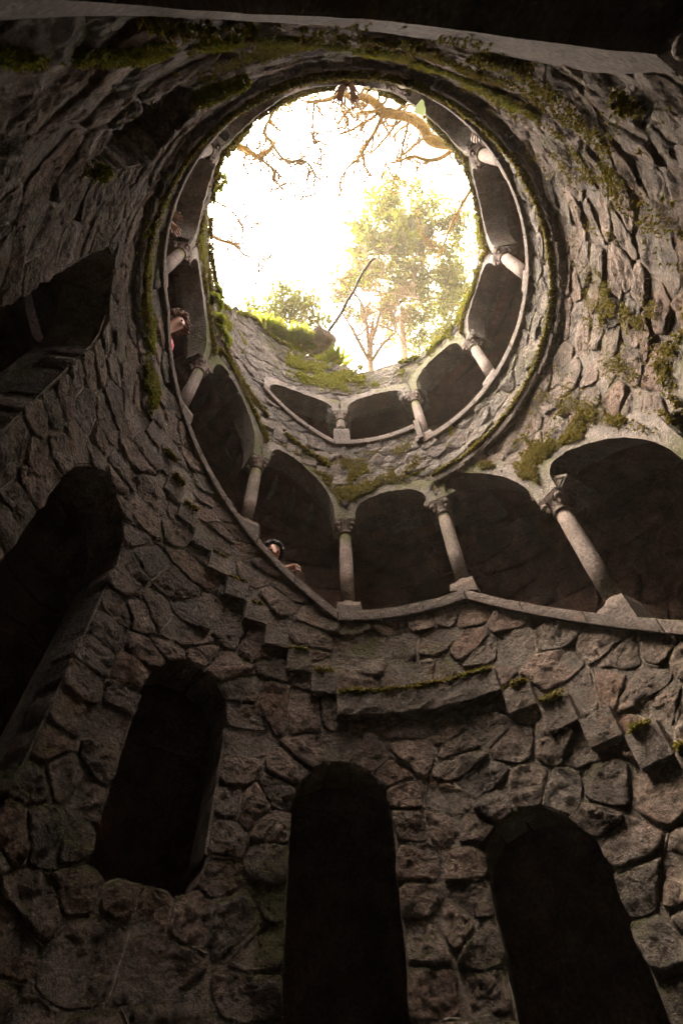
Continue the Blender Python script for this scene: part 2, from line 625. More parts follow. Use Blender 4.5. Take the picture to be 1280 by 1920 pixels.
def stone_mesh(poly, face_r, bulge, rough, sd, nring=(1.0, 0.93, 0.76, 0.5, 0.24), npts=20, back=None):
    """a rough-faced stone: rounded polygon outline, back edge buried in the mortar, craggy domed face"""
    cs = sum(p[0] for p in poly) / len(poly)
    cz = sum(p[1] for p in poly) / len(poly)
    pts = poly
    for ck in (0.12, 0.25):
        q = []
        for a, b in zip(pts, pts[1:] + pts[:1]):
            q.append((a[0] * (1 - ck) + b[0] * ck, a[1] * (1 - ck) + b[1] * ck))
            q.append((a[0] * ck + b[0] * (1 - ck), a[1] * ck + b[1] * (1 - ck)))
        pts = q
    per = [0.0]
    for a, b in zip(pts, pts[1:] + pts[:1]): per.append(per[-1] + math.hypot(b[0] - a[0], b[1] - a[1]))
    out, k = [], 0
    for i in range(npts):
        d = per[-1] * i / npts
        while per[k + 1] < d: k += 1
        t = (d - per[k]) / max(per[k + 1] - per[k], 1e-9)
        a, b = pts[k], pts[(k + 1) % len(pts)]
        x, y = a[0] + (b[0] - a[0]) * t, a[1] + (b[1] - a[1]) * t
        j = 1 - 0.07 * abs(mnoise.noise(Vector((x * 19, y * 19, sd))))
        x, y = cs + (x - cs) * j, cz + (y - cz) * j
        out.append(warp(x, y))
    v, f = [], []
    tilt_s, tilt_z = rnd.uniform(-0.09, 0.09), rnd.uniform(-0.1, 0.1)

    def pt(x, y, h):
        if h > 0:
            n1 = 1.2 * mnoise.fractal(Vector((x * 8, y * 8, sd * 3)), 0.75, 2.1, 5) + 0.5 * abs(mnoise.noise(Vector((x * 13, y * 13, sd + 5))))
            n2 = mnoise.fractal(Vector((x * 44, y * 44, sd)), 0.6, 2.2, 3)
        else: n1 = n2 = 0
        rr = face_r - bulge * h - (rough * (n1 + 0.42 * n2) + (x - cs) * tilt_s + (y - cz) * tilt_z) * min(1, h * 1.6)
        return W(x / D2R, y, rr)
    for x, y in out: v.append(W(x / D2R, y, back or RM + 0.02))
    prof = {1.0: 0.0, 0.95: 0.55, 0.93: 0.6, 0.86: 0.78, 0.76: 0.82, 0.74: 0.84, 0.61: 0.93, 0.5: 0.97, 0.48: 0.97, 0.35: 1.0, 0.24: 1.0, 0.22: 1.0, 0.1: 1.0}
    for r in nring:
        for x, y in out: v.append(pt(cs + (x - cs) * r, cz + (y - cz) * r, prof[r]))
    v.append(pt(cs, cz, 1.0))
    n = npts
    for k in range(len(nring)):
        for i in range(n):
            f.append((k * n + i, k * n + (i + 1) % n, (k + 1) * n + (i + 1) % n, (k + 1) * n + i))
    last = len(nring) * n
    for i in range(n): f.append((last + i, last + (i + 1) % n, len(v) - 1))
    f = [tuple(reversed(q)) for q in f]
    return v, f, W(cs / D2R, cz, face_r)


def region(s, z):
    az = (s / D2R + 180) % 360 - 180
    a360 = az % 360
    # lower climb seen from theta = az + 360 for az in (-91, 222)
    if -91 <= az < 27.6:
        if z < zc(az + 360) - LEDGE - 0.05: return 'shaft'
        if z < zc(az + 360): return 'parapet_low'
        if az > -39 and z < zc(az): return 'front_band'
        if z < min(zc(az), 4.2): return 'front_band'
        return 'rim'
    if 27.6 <= a360 < 201:
        t = a360 + 360
        if z < zc(t) - LEDGE - 0.05: return 'shaft'
        if z < zc(t): return 'parapet_low'
        if z < zc(a360) - LEDGE - 0.05: return 'side'
        if z < zc(a360): return 'parapet_ring'
        return 'rim'
    if z < zc(a360) - LEDGE - 0.05: return 'shaft'
    if z < zc(a360): return 'parapet_ring'
    return 'rim'


WALLS = {
    'shaft': ('stone_wall', 'dark rubble wall at the bottom of the well, pierced by tall round arched openings', 'rubble', 0.0),
    'parapet_low': ('parapet_wall', 'rubble parapet under the nearest stone rail, above the stepped mossy ledge', 'rubble', 1.2),
    'side': ('stone_wall', 'pinkish rubble wall curving up the right side below the mossy ring ledge', 'side_rubble', 1.5),
    'parapet_ring': ('parapet_wall', 'narrow ring of rubble between the mossy ring ledge and the upper stone rail', 'grey_rubble', 2.7),
    'front_band': ('stone_wall', 'grey rubble band between the lower arches and the short upper arcade facing us', 'grey_rubble', 2.6),
    'rim': ('stone_wall', 'bright rubble wall around the mouth of the well with mossy uneven top', 'grey_rubble', 3.9),
}
wall_roots, members = {}, {}
for k, (nm, lab, mat, z0) in WALLS.items():
    wall_roots[k] = thing(nm, (0, 0, z0 * S), lab, 'stone wall')
    members[k] = []
mort = {k: MB() for k in WALLS}
for c in cells:
    k = region(c[0], c[1])
    v0 = W(c[0] / D2R, c[1], RW)
    if is_open(c[0] + 0.0, c[1]) : continue
    cxm = sum(p[0] for p in c[3]) / len(c[3])
    czm = sum(p[1] for p in c[3]) / len(c[3])
    px = to_px(v0)
    score = 0.0
    if px and -60 < px[0] < 1340 and -60 < px[1] < 1980:
        nrm = Vector((-v0.x, -v0.y, 0)).normalized()
        score = area(c[3]) * max(0.02, (CAM - v0).normalized().dot(nrm)) / px[2] ** 2
    members[k].append((score, c))
    # the mortar bed behind, one polygon per cell
    q = [W(s / D2R, z, RM) for s, z in c[2]]
    mort[k].add(q + [W(c[0] / D2R, c[1], RM)], [((i + 1) % len(q), i, len(q)) for i in range(len(q))])
    # reveal: the wall's thickness wherever this cell borders an opening
    for (s0, z0), (s1, z1) in zip(c[2], c[2][1:] + c[2][:1]):
        ms, mz = (s0 + s1) / 2, (z0 + z1) / 2
        os_, oz = ms + (ms - c[0]) * 0.25, mz + (mz - c[1]) * 0.25
        if is_open(os_, oz):
            ds, dz = (c[0] - ms) * 0.22, (c[1] - mz) * 0.22
            edge_cells.add((c[0], c[1]))
            w = [W((s0 + ds) / D2R, z0 + dz, RW), W((s1 + ds) / D2R, z1 + dz, RW), W((s1 + ds) / D2R, z1 + dz, 1.22), W((s0 + ds) / D2R, z0 + dz, 1.22)]
            mort[k].add(w, [(0, 1, 2, 3)])
FINE = ('shaft', 'parapet_low', 'side')
NR, NR_FINE = (1.0, 0.93, 0.76, 0.5, 0.24), (1.0, 0.95, 0.86, 0.74, 0.61, 0.48, 0.35, 0.22, 0.1)
for k, (nm, lab, mat, z0) in WALLS.items():
    root = wall_roots[k]
    members[k].sort(key=lambda t: -t[0])
    mass = MB()
    for i, (score, c) in enumerate(members[k]):
        if c[1] < -0.5 and score == 0: continue
        big = score > 0 and i < 300
        rough = 0.0095 if k in ('shaft', 'parapet_low', 'side') else 0.013
        if k == 'side': rough = 0.009
        bulge = rnd.uniform(0.0, 0.007)
        v, f, o = stone_mesh(c[3], RW + rnd.uniform(-0.004, 0.006), bulge, rough, rnd.uniform(0, 90), npts=(38 if k in FINE else 24) if big else 14, nring=NR_FINE if big and k in FINE else NR, back=1.13 if (c[0], c[1]) in edge_cells else None)
        if big: obj('stone', v, f, M[mat], root, origin=o)
        else: mass.add(v, f)
    if mass.v: mass.obj('stone_mass', M[mat], root, kind='stuff')
    mort[k].obj('mortar', M['mortar'], root, smooth=False)

# raised pointing: thin ridges of mortar along the joints of the lower walls
ridge = {k: MB() for k in ('shaft', 'parapet_low')}
done = set()
for c in cells:
    k = region(c[0], c[1])
    if k not in ridge: continue
    for (s0, z0), (s1, z1) in zip(c[2], c[2][1:] + c[2][:1]):
        key = tuple(sorted([(round(s0, 3), round(z0, 3)), (round(s1, 3), round(z1, 3))]))
        if key in done: continue
        done.add(key)
        L = math.hypot(s1 - s0, z1 - z0)
        if L < 0.03 or rnd.random() < 0.72: continue
        ms, mz = (s0 + s1) / 2, (z0 + z1) / 2
        if is_open(ms + (ms - c[0]) * 0.3, mz + (mz - c[1]) * 0.3): continue
        n = 4
        w = rnd.uniform(0.002, 0.0045)
        ns, nz = -(z1 - z0) / L * w, (s1 - s0) / L * w
        v, f = [], []
        for i in range(n + 1):
            t = 0.04 + 0.92 * i / n
            x, y = s0 + (s1 - s0) * t, z0 + (z1 - z0) * t
            j = mnoise.noise(Vector((x * 25, y * 25, 3))) * 0.006
            x, y = warp(x + ns / w * j, y + nz / w * j)
            h = RW + 0.002 + 0.01 * mnoise.noise(Vector((x * 14, y * 14, 8)))
            v += [W((x - ns) / D2R, y - nz, RM), W((x - ns * 0.5) / D2R, y - nz * 0.5, h), W((x + ns * 0.5) / D2R, y + nz * 0.5, h), W((x + ns) / D2R, y + nz, RM)]
            if i:
                b = (i - 1) * 4
                for q in range(3): f.append((b + q, b + q + 1, b + q + 5, b + q + 4))
        ridge[k].add(v, f)
for k in ridge: ridge[k].obj('mortar_ridge', M['ridge'], wall_roots[k], kind='stuff')

# ------------------------------------------------------------------ swept blocks: copings, steps, slabs
def block(t0, t1, ztop, thick, r0, r1, rough=0.003, chamf=0.008, n=None, gap=0.12, hcut=None):
    """curved block between two azimuths; ztop is a function of azimuth"""
    n = n or max(2, int((t1 - t0) / 2))
    prof = [(r0, -thick * 0.35), (r0 + 0.001, -chamf), (r0 + chamf * 0.4, -chamf * 0.3), (r0 + chamf * 1.2, 0), (r1, 0), (r1, -thick), (r0 + chamf, -thick), (r0 + chamf * 0.2, -thick + chamf * 0.5), (r0, -thick * 0.7)]
    v, f = [], []
    m = len(prof)
    sd = rnd.uniform(0, 50)
    for i in range(n + 1):
        t = t0 + gap + (t1 - t0 - 2 * gap) * i / n
        z = ztop(t)
        for j, (r, dz) in enumerate(prof):
            e = rough * mnoise.noise(Vector((t * 0.6, j * 2.2, sd)))
            v.append(W(t + (0.2 * rough / 0.01 * mnoise.noise(Vector((j * 1.7, sd, 4))) if i in (0, n) else 0) * 0.8, z + dz + e, r + (rough * mnoise.noise(Vector((t * 0.5, j, sd + 9))) if j not in (4, 5) else 0)))
    for i in range(n):
        for j in range(m):
            f.append((i * m + j, i * m + (j + 1) % m, (i + 1) * m + (j + 1) % m, (i + 1) * m + j))
    f.append(tuple(range(m))[::-1])
    f.append(tuple(n * m + j for j in range(m)))
    return v, f


RAILS = [
    (-39, 29.0, 'short upper stone rail rising to the left, highest of the three rails'),
    (29.0, 353.6, 'thin stone rail round the upper ring, falling steeply on the left side'),
    (353.6, 564, 'nearest stone rail, level in the middle and falling away to the right'),
]
for t0, t1, lab in RAILS:
    zz = min(zc(t0 + 1), zc(t1 - 1))
    root = thing('stone_rail', (0, 0, zz * S), lab, 'stone rail', 'stone rails of the galleries')
    cuts = [t0]
    for b in (-6.0, 269.0, 387.6, 472.0):
        if t0 < b < t1: cuts.append(b)
    cuts.append(t1)
    for a, b in zip(cuts[:-1], cuts[1:]):
        n = max(1, round((b - a) / 11.5))
        for i in range(n):
            p, q = a + (b - a) * i / n, a + (b - a) * (i + 1) / n
            e = 1e-4
            v, f = block(p, q, lambda t, p=p, q=q: zc(min(max(t, p + e), q - e)), 0.062, RC_IN, 1.135, 0.002, 0.007)
            obj('coping_stone', v, f, M['granite'], root, smooth=False, origin=W((p + q) / 2, zc((p + q) / 2), 1.06))
    if t0 == 29.0:      # end block where the level rail drops from the landing
        v, f = block(27.3, 29.3, lambda t: 3.39, 0.26, 0.985, 1.135, 0.002, 0.006, gap=0)
        obj('end_block', v, f, M['granite'], root, smooth=False)

R_ST = 1.48
# stairs
def flight(name, label, t0, n, dt, z_first, rise, face, thick, sunk=0):
    root = thing(name, W(t0, z_first, 1.2), label, 'staircase', 'stone stairs winding down the well')
    for k in range(n):
        zt = z_first - rise * k
        fc = face + rnd.uniform(-0.005, 0.006) + (0.018 if k < sunk else 0)
        v, f = block(t0 + dt * k, t0 + dt * (k + 1), lambda t, zt=zt: zt, thick + rnd.uniform(0, 0.008), fc, R_ST, 0.006, rnd.uniform(0.007, 0.014), n=4, gap=rnd.uniform(0.02, 0.16))
        obj('step', v, f, M['step'], root, smooth=False, origin=W(t0 + dt * (k + 0.5), zt, 1.2))
    return root


flight('staircase', 'flight of stone steps on the left descending to the middle landing', -91 + 0.0, 14, 6.0, 2.70 - 0.02, 0.0995, 0.996, 0.106, 7)
st2 = flight('staircase', 'flight of stone steps on the right descending from the middle landing', 29.3, 13, 6.25, 1.19, 0.105, 0.998, 0.104)
flight('staircase', 'topmost flight of broken mossy steps above the left arches', -91, 14, 6.0, 4.32, 0.0995, 1.012, 0.11)
# landings and ring walks
def walk(label, a, b, z, face, seg, thk=THK):
    root = thing('landing_slab' if b - a < 60 else 'ring_walk', W((a + b) / 2, z, 1.2), label, 'stone ledge', 'level stone ledges of the galleries')
    n = max(1, round((b - a) / seg))
    for i in range(n):
        p, q = a + (b - a) * i / n, a + (b - a) * (i + 1) / n
        dz, fr = (rnd.uniform(-0.012, 0.012), face + rnd.uniform(-0.007, 0.007)) if n > 1 else (0, face)
        v, f = block(p, q, lambda t: z + dz, thk, fr, R_ST, 0.011, 0.012, gap=0.1 if n > 1 else 0)
        obj('slab', v, f, M['step'], root, smooth=False, origin=W((p + q) / 2, z, 1.2))


walk('level landing slab with mossy top in the middle, above the central arched opening', -7.0, 29.3, 1.285, 0.99, 50)
walk('moss topped ring ledge circling the well under the upper rail', 27.9, 269, 2.665, 0.996, 12, 0.06)
walk('broken mossy ledge above the middle lower arch', -7.0, 27.9, 2.93, 1.012, 9)
walk('ledge of the lowest gallery overhead at the top edge of the picture', 111, 205, -0.13, 0.99, 12)

# ------------------------------------------------------------------ arches, columns, galleries
GAL = [
    (lambda a: a < 29, 'pale plastered arches of the short upper arcade facing us', 3.87),
    (lambda a: 29 <= a < 260, 'plastered arches of the upper ring arcade, close under the mouth', 3.87),
    (lambda a: 260 <= a < 356, 'plastered sloping arches stepping down the left side', 2.9),
    (lambda a: 356 <= a < 480, 'plastered arches of the dark nearest arcade facing us and to the right', 2.0),
    (lambda a: a >= 480, 'broad pale plaster arch at the top edge of the picture over black opening', 1.04),
]
for cond, lab, z0 in GAL:
    apm = M['granite'] if z0 == 1.04 else M['plaster']
    root = thing('arcade', (0, 0, z0 * S), lab, 'arcade', 'arcades of the well')
    for bi, bay in enumerate(BAYS):
        a, b, rise, hl, hr = bay
        if not cond(a): continue
        n = 26
        wmax = 0.1 if a < 480 else 0.09
        v, f = [], []
        sd = rnd.uniform(0, 60)
        for i in range(n + 1):
            u = math.pi * i / n
            th, z = arch_pt(bay, u)
            w = wmax * (0.85 + 0.4 * mnoise.noise(Vector((i * 0.35, sd, 1)))) * (0.6 + 0.4 * math.sin(u))
            th2 = min(max(th - math.cos(u) * w / D2R, a + 0.02), b - 0.02)
            z2 = z + math.sin(u) * w + 0.02
            # near the piers carry the plaster up between the arches
            pier = 0 if b == 564.0 else max(0, 1 - min(u, math.pi - u) / 0.85)
            z2 += 0.10 * pier
            if b == 564.0: th2, z2 = wide(u / math.pi, WIDE_OUT)
            e = (0.007 if b != 564.0 else 0.0015) * mnoise.noise(Vector((i * 0.8, sd, 5)))
            if b != 564.0: z += 0.008 * mnoise.noise(Vector((i * 0.7, sd, 11))) * math.sin(u)
            dz = 0.0 if 0 < i < n else -0.002
            v += [W(th, z + dz, RA + e), W(th, z + dz, 1.165), W((th + th2) / 2, (z + z2) / 2, RA - 0.001 + e), W(th2, z2, RA + 0.008 + e), W(th2, z2, RM + 0.01)]
        for i in range(n):
            p, q = i * 5, (i + 1) * 5
            f += [(p + 1, p, q, q + 1), (p, p + 2, q + 2, q), (p + 2, p + 3, q + 3, q + 2), (p + 3, p + 4, q + 4, q + 3)]
        # springers: flat undersides resting on the capitals
        f = [tuple(reversed(q)) for q in f]
        th0, z_0 = arch_pt(bay, 0)
        th1, z_1 = arch_pt(bay, math.pi)
        nb = len(v)
        zl, zr = COLS[a], COLS[b]
        v += [W(a + 0.02, z_0, RA), W(a + 0.02, z_0, 1.165), W(b - 0.02, z_1, RA), W(b - 0.02, z_1, 1.165)]
        f += [(nb, nb + 1, 1, 0), (n * 5, n * 5 + 1, nb + 3, nb + 2)]
        f += [(nb, 0, 2, 3), (nb + 2, n * 5 + 3, n * 5 + 2, n * 5)]
        obj('arch', v, f, apm, root, sharp=0.6, origin=W((a + b) / 2, (zl + zr) / 2, 1.05))


def lathe(prof, n=16):
    v, f = [], []
    for r, z in prof:
        for k in range(n): v.append((r * math.cos(TAU * k / n), r * math.sin(TAU * k / n), z))
    for i in range(len(prof) - 1):
        for k in range(n): f.append((i * n + k, i * n + (k + 1) % n, (i + 1) * n + (k + 1) % n, (i + 1) * n + k))
    f.append(tuple(range(n))[::-1])
    f.append(tuple((len(prof) - 1) * n + k for k in range(n)))
    return v, f


def boxv(x, y, z0, z1, ch=0.0, tx=None, ty=None):
    tx, ty = tx or x, ty or y
    v = [(-x, -y, z0), (x, -y, z0), (x, y, z0), (-x, y, z0), (-tx, -ty, z1), (tx, -ty, z1), (tx, ty, z1), (-tx, ty, z1)]
    return v, [(0, 3, 2, 1), (4, 5, 6, 7), (0, 1, 5, 4), (1, 2, 6, 5), (2, 3, 7, 6), (3, 0, 4, 7)]


H = 0.72 * S       # coping to spring
def col_mesh(name, v, f, smooth=True):
    me = bpy.data.meshes.new(name)
    me.from_pydata(v, [], f)
    me.materials.append(M['pink_granite'])
    if smooth: me.polygons.foreach_set('use_smooth', [True] * len(f))
    return me


# local z = 0 at the spring line (top of capital); x tangential, y radial
sh_v, sh_f = lathe([(0.068, -0.62 * S), (0.0725, -0.4 * S), (0.071, -0.2 * S), (0.066, -0.1 * S)], 20)
ME_SHAFT = col_mesh('shaft', sh_v, sh_f)
cap_v, cap_f = lathe([(0.066, -0.205), (0.083, -0.2), (0.086, -0.19), (0.082, -0.18), (0.067, -0.175), (0.07, -0.14), (0.082, -0.09), (0.1, -0.055), (0.104, -0.045)], 20)
mbx = MB()
mbx.add(cap_v, cap_f)
bv, bf = boxv(0.1, 0.1, -0.046, -0.001, tx=0.112, ty=0.118)
mbx.add(bv, bf)
ME_CAP = col_mesh('capital', mbx.v, mbx.f, False)
vb = MB()
for i in range(7):       # a leaf scroll: a flattened curl under the corner of the abacus
    pass
import itertools
bm = bmesh.new()
bmesh.ops.create_icosphere(bm, subdivisions=2, radius=1)
ICO_V = [tuple(q.co) for q in bm.verts]
ICO_F = [tuple(q.index for q in fc.verts) for fc in bm.faces]
bm.free()
bm = bmesh.new()
bmesh.ops.create_icosphere(bm, subdivisions=1, radius=1)
ICO1_V = [tuple(q.co) for q in bm.verts]
ICO1_F = [tuple(q.index for q in fc.verts) for fc in bm.faces]
bm.free()
vb.add([(x * 0.034, y * 0.034, z * 0.036 - 0.072) for x, y, z in ICO_V], ICO_F)
vb.add([(x * 0.02 - 0.012, y * 0.02 - 0.012, z * 0.05 - 0.12) for x, y, z in ICO_V], ICO_F)
ME_VOL = col_mesh('leaf_scroll', vb.v, vb.f)
ba_v, ba_f = lathe([(0.1, 0), (0.104, 0.012), (0.1, 0.024), (0.086, 0.03), (0.088, 0.042), (0.078, 0.055), (0.07, 0.06)], 20)
mbx = MB()
mbx.add(ba_v, ba_f)
bv, bf = boxv(0.112, 0.112, -0.055, 0.0)
mbx.add(bv, bf)
ME_BASE = col_mesh('base', mbx.v, mbx.f, False)
bv, bf = boxv(0.135, 0.125, -0.3, 0.0, tx=0.125, ty=0.118)
ME_PLINTH = col_mesh('plinth', bv, bf, False)
ME_PLINTH.materials[0] = M['granite']

COL_LABELS = {
    -3.0: 'short stubby column in the middle of the upper arcade',
    29.4: 'column beside the end block where the upper rail steps down, right of the stubby column',
    60.9: 'upper column on the right in front of the greenish dark recess',
    94.3: 'pale column at the far right of the upper ring, beside the sky',
    127.7: 'foreshortened column high on the upper right under the bare branches',
    160.6: 'ring column hidden behind the rail near the hanging ivy leaf',
    193.5: 'ring column behind the top rail, left of the arms with the phone',
    226.4: 'foreshortened column stub high on the upper left of the ring',
    260.2: 'pale column on the far left, above the curly haired woman',
    294.8: 'pale column on the left, just below the curly haired woman',
    326.2: 'slender pinkish column at left beside the man leaning over the rail',
    356.7: 'upright column in the centre of the nearest arcade',
    387.5: 'column right of centre standing at the corner where the near rail bends down',
    417.3: 'large leaning column at right standing on a wedge block',
    450.2: 'nearest arcade column just outside the right edge',
    483.0: 'lowest gallery column out of view on the right',
    512.0: 'column capital in the top right corner of the picture',
}
first = {}
def add_part(root, name, me, loc, rz=0.0, scale=(1, 1, 1), parent=None):
    o = bpy.data.objects.new(name, me)
    COL.objects.link(o)
    o.parent = parent or root
    o.location = loc
    o.rotation_euler = (0, 0, rz)
    o.scale = scale
    return o


for th in TH:
    if th not in COL_LABELS: continue
    spring = COLS[th]
    base_z = (zc(th) + 0.06 if th != -3.0 else 3.56)
    L = (spring - base_z) * S
    p = W(th, base_z, 1.065)
    root = thing('column', p, COL_LABELS[th], 'column', 'columns of the arcades')
    root.rotation_euler = (0, 0, -th * D2R)
    sL = (L - 0.2 + 0.004 - 0.05) / (0.52 * S)
    # shaft mesh spans -0.62S .. -0.1S below the spring
    shaft = add_part(root, 'shaft', ME_SHAFT, (0, 0, L - 0.2 + 0.1 * S * sL), scale=(1, 1, sL))
    cap = add_part(root, 'capital', ME_CAP, (0, 0, L))
    for k in range(4):
        a = math.pi / 4 + k * math.pi / 2
        add_part(root, 'leaf_scroll', ME_VOL, (0.118 * math.cos(a), 0.118 * math.sin(a), 0), a - math.pi / 4 , parent=cap)
    add_part(root, 'base', ME_BASE, (0, 0, 0.0))
    hw_, hd_ = 0.122, 0.12
    sl = (zc(th + 1.5) - zc(th - 1.5)) / (3 * D2R) / 1.065 if th != -3.0 else 0.0
    drop = (base_z - zc(th)) * S + 0.015
    pv = []
    for x, y in ((-hw_, -hd_), (hw_, -hd_), (hw_, hd_), (-hw_, hd_)): pv.append((x, y, -drop + sl * x * 1.0))
    for x, y in ((-hw_, -hd_), (hw_, -hd_), (hw_, hd_), (-hw_, hd_)): pv.append((x * 0.97, y * 0.97, -0.052))
    me = bpy.data.meshes.new('plinth')
    me.from_pydata(pv, [], [(0, 3, 2, 1), (4, 5, 6, 7), (0, 1, 5, 4), (1, 2, 6, 5), (2, 3, 7, 6), (3, 0, 4, 7)])
    me.materials.append(M['granite'])
    add_part(root, 'plinth', me, (0, 0, 0))

# gallery interior: outer wall, vaults, treads are the steps above
def sheet(t0, t1, zf, r0, r1, mat, name, parent, n=None, flip=False):
    n = n or int(abs(t1 - t0) / 3)
    v, f = [], []
    for i in range(n + 1):
        t = t0 + (t1 - t0) * i / n
        z0 = zf(t)
        m = 4
        for j in range(m + 1):
            r = r0 + (r1 - r0) * j / m
            v.append(W(t, z0 + 0.05 * math.sin(math.pi * j / m), r))
    for i in range(n):
        for j in range(m):
            q = (i * (m + 1) + j, i * (m + 1) + j + 1, (i + 1) * (m + 1) + j + 1, (i + 1) * (m + 1) + j)
            f.append(q)
    return obj(name, v, f, mat, parent)


gal = thing('gallery', (0, 0, -0.8 * S), 'dark passage wall and vault seen behind the columns', 'gallery')
vv, ff = [], []
n = 120
zs = [-0.85, 0.5, 1.5, 2.5, 3.5, 4.22]
for i in range(n + 1):
    for z in zs: vv.append(W(360 * i / n, z, 1.53))
for i in range(n):
    for j in range(len(zs) - 1):
        a = i * len(zs) + j
        ff.append((a, a + len(zs), a + len(zs) + 1, a + 1))
obj('back_wall', vv, ff, M['vault'], gal)
e = 1e-3
for t0, t1 in ((-91, -6), (-6, 27.6), (27.6, 269), (269, 353.6), (353.6, 387.6), (387.6, 472), (472, 564)):
    sheet(t0, t1, lambda t, t0=t0, t1=t1: min(zc(min(max(t, t0 + e), t1 - e)) + 1.045, 4.2), 1.15, 1.53, M['vault'], 'vault', gal)
# rubble lining of the back wall where the upper bays let it be seen
lin = []
z = 1.0
lining_mass = MB()
cnt = 0
LS = []
while z < 4.1:
    s = -125 * D2R + rnd.uniform(0, 0.2)
    while s < 150 * D2R:
        LS.append((s + rnd.uniform(-0.06, 0.06), (z + rnd.uniform(-0.05, 0.05)) * 1.2))
        s += rnd.uniform(0.17, 0.27)
    z += 0.165
LS = np.array(LS)
lst = []
for i, p in enumerate(LS):
    dd = LS - p
    d2 = (dd ** 2).sum(1)
    poly = [(-0.2, -0.2), (0.2, -0.2), (0.2, 0.2), (-0.2, 0.2)]
    for j in np.argsort(d2)[1:18]:
        L = math.sqrt(d2[j])
        if L > 0.55: break
        poly = clip(poly, dd[j][0] / L, dd[j][1] / L, L / 2 - 0.006)
    if len(poly) < 3: continue
    lst.append((p, [(p[0] + x, (p[1] + y) / 1.2) for x, y in poly]))
RM_keep = RM
RM = 1.55
for p, poly in lst:
    az, z = p[0] / D2R, p[1] / 1.2
    if z > 4.15: continue
    v, f, o = stone_mesh(poly, 1.52, 0.006, 0.008, rnd.uniform(0, 60), npts=12)
    show = (z > 3.25 and -40 < az < 125)
    if show and cnt < 290:
        obj('stone', v, f, M['vault'], gal, origin=o)
        cnt += 1
    else: lining_mass.add(v, f)
lining_mass.obj('stone_mass', M['vault'], gal, kind='stuff')
RM = RM_keep

# well floor and the ground above
v, f = lathe([(1.53 * S, -0.8 * S), (0.02, -0.8 * S + 0.02)], 48)
obj('well_floor', v, f[:-2] + [f[-1]], M['ground'], kind='structure')
vv, ff = [], []
rs = [1.24, 1.6, 2.2, 3.5, 6, 12, 26]
n = 64
for r in rs:
    for k in range(n):
        az = 360 * k / n
        h = 4.24 + (0.0 if r < 1.5 else min(0.4, (r - 1.5) * 0.1) * (0.6 + mnoise.noise(Vector((r, az * 0.02, 4)))))
        front = max(0, math.cos((az + 28) * D2R)) ** 4
        if 1.5 < r < 5: h += 0.3 * front
        vv.append(W(az, h, r))
for i in range(len(rs) - 1):
    for k in range(n): ff.append((i * n + k, i * n + (k + 1) % n, (i + 1) * n + (k + 1) % n, (i + 1) * n + k))
obj('ground', vv, [tuple(reversed(q)) for q in ff], M['ground'], kind='structure')
# dusty sunlit air
hm = bpy.data.materials.new('haze')
hm.use_nodes = True
hm.node_tree.nodes.clear()
ho = hm.node_tree.nodes.new('ShaderNodeOutputMaterial')
hv = hm.node_tree.nodes.new('ShaderNodeVolumePrincipled')
hv.inputs['Color'].default_value = (1.0, 0.9, 0.76, 1)
hv.inputs['Density'].default_value = 0.0025
hv.inputs['Anisotropy'].default_value = 0.3
hm.node_tree.links.new(hv.outputs[0], ho.inputs['Volume'])
hx, hz0, hz1 = 56.0, -2.7, 29.0
obj('haze', [(x * hx, y * hx, z) for z in (hz0, hz1) for x, y in ((-1, -1), (1, -1), (1, 1), (-1, 1))],
    [(0, 3, 2, 1), (4, 5, 6, 7), (0, 1, 5, 4), (1, 2, 6, 5), (2, 3, 7, 6), (3, 0, 4, 7)], hm, smooth=False, kind='stuff')
SC.cycles.volume_bounces = 1
# ------------------------------------------------------------------ moss: real cushions and blades, one object per line of growth
nrng = np.random.default_rng(5)


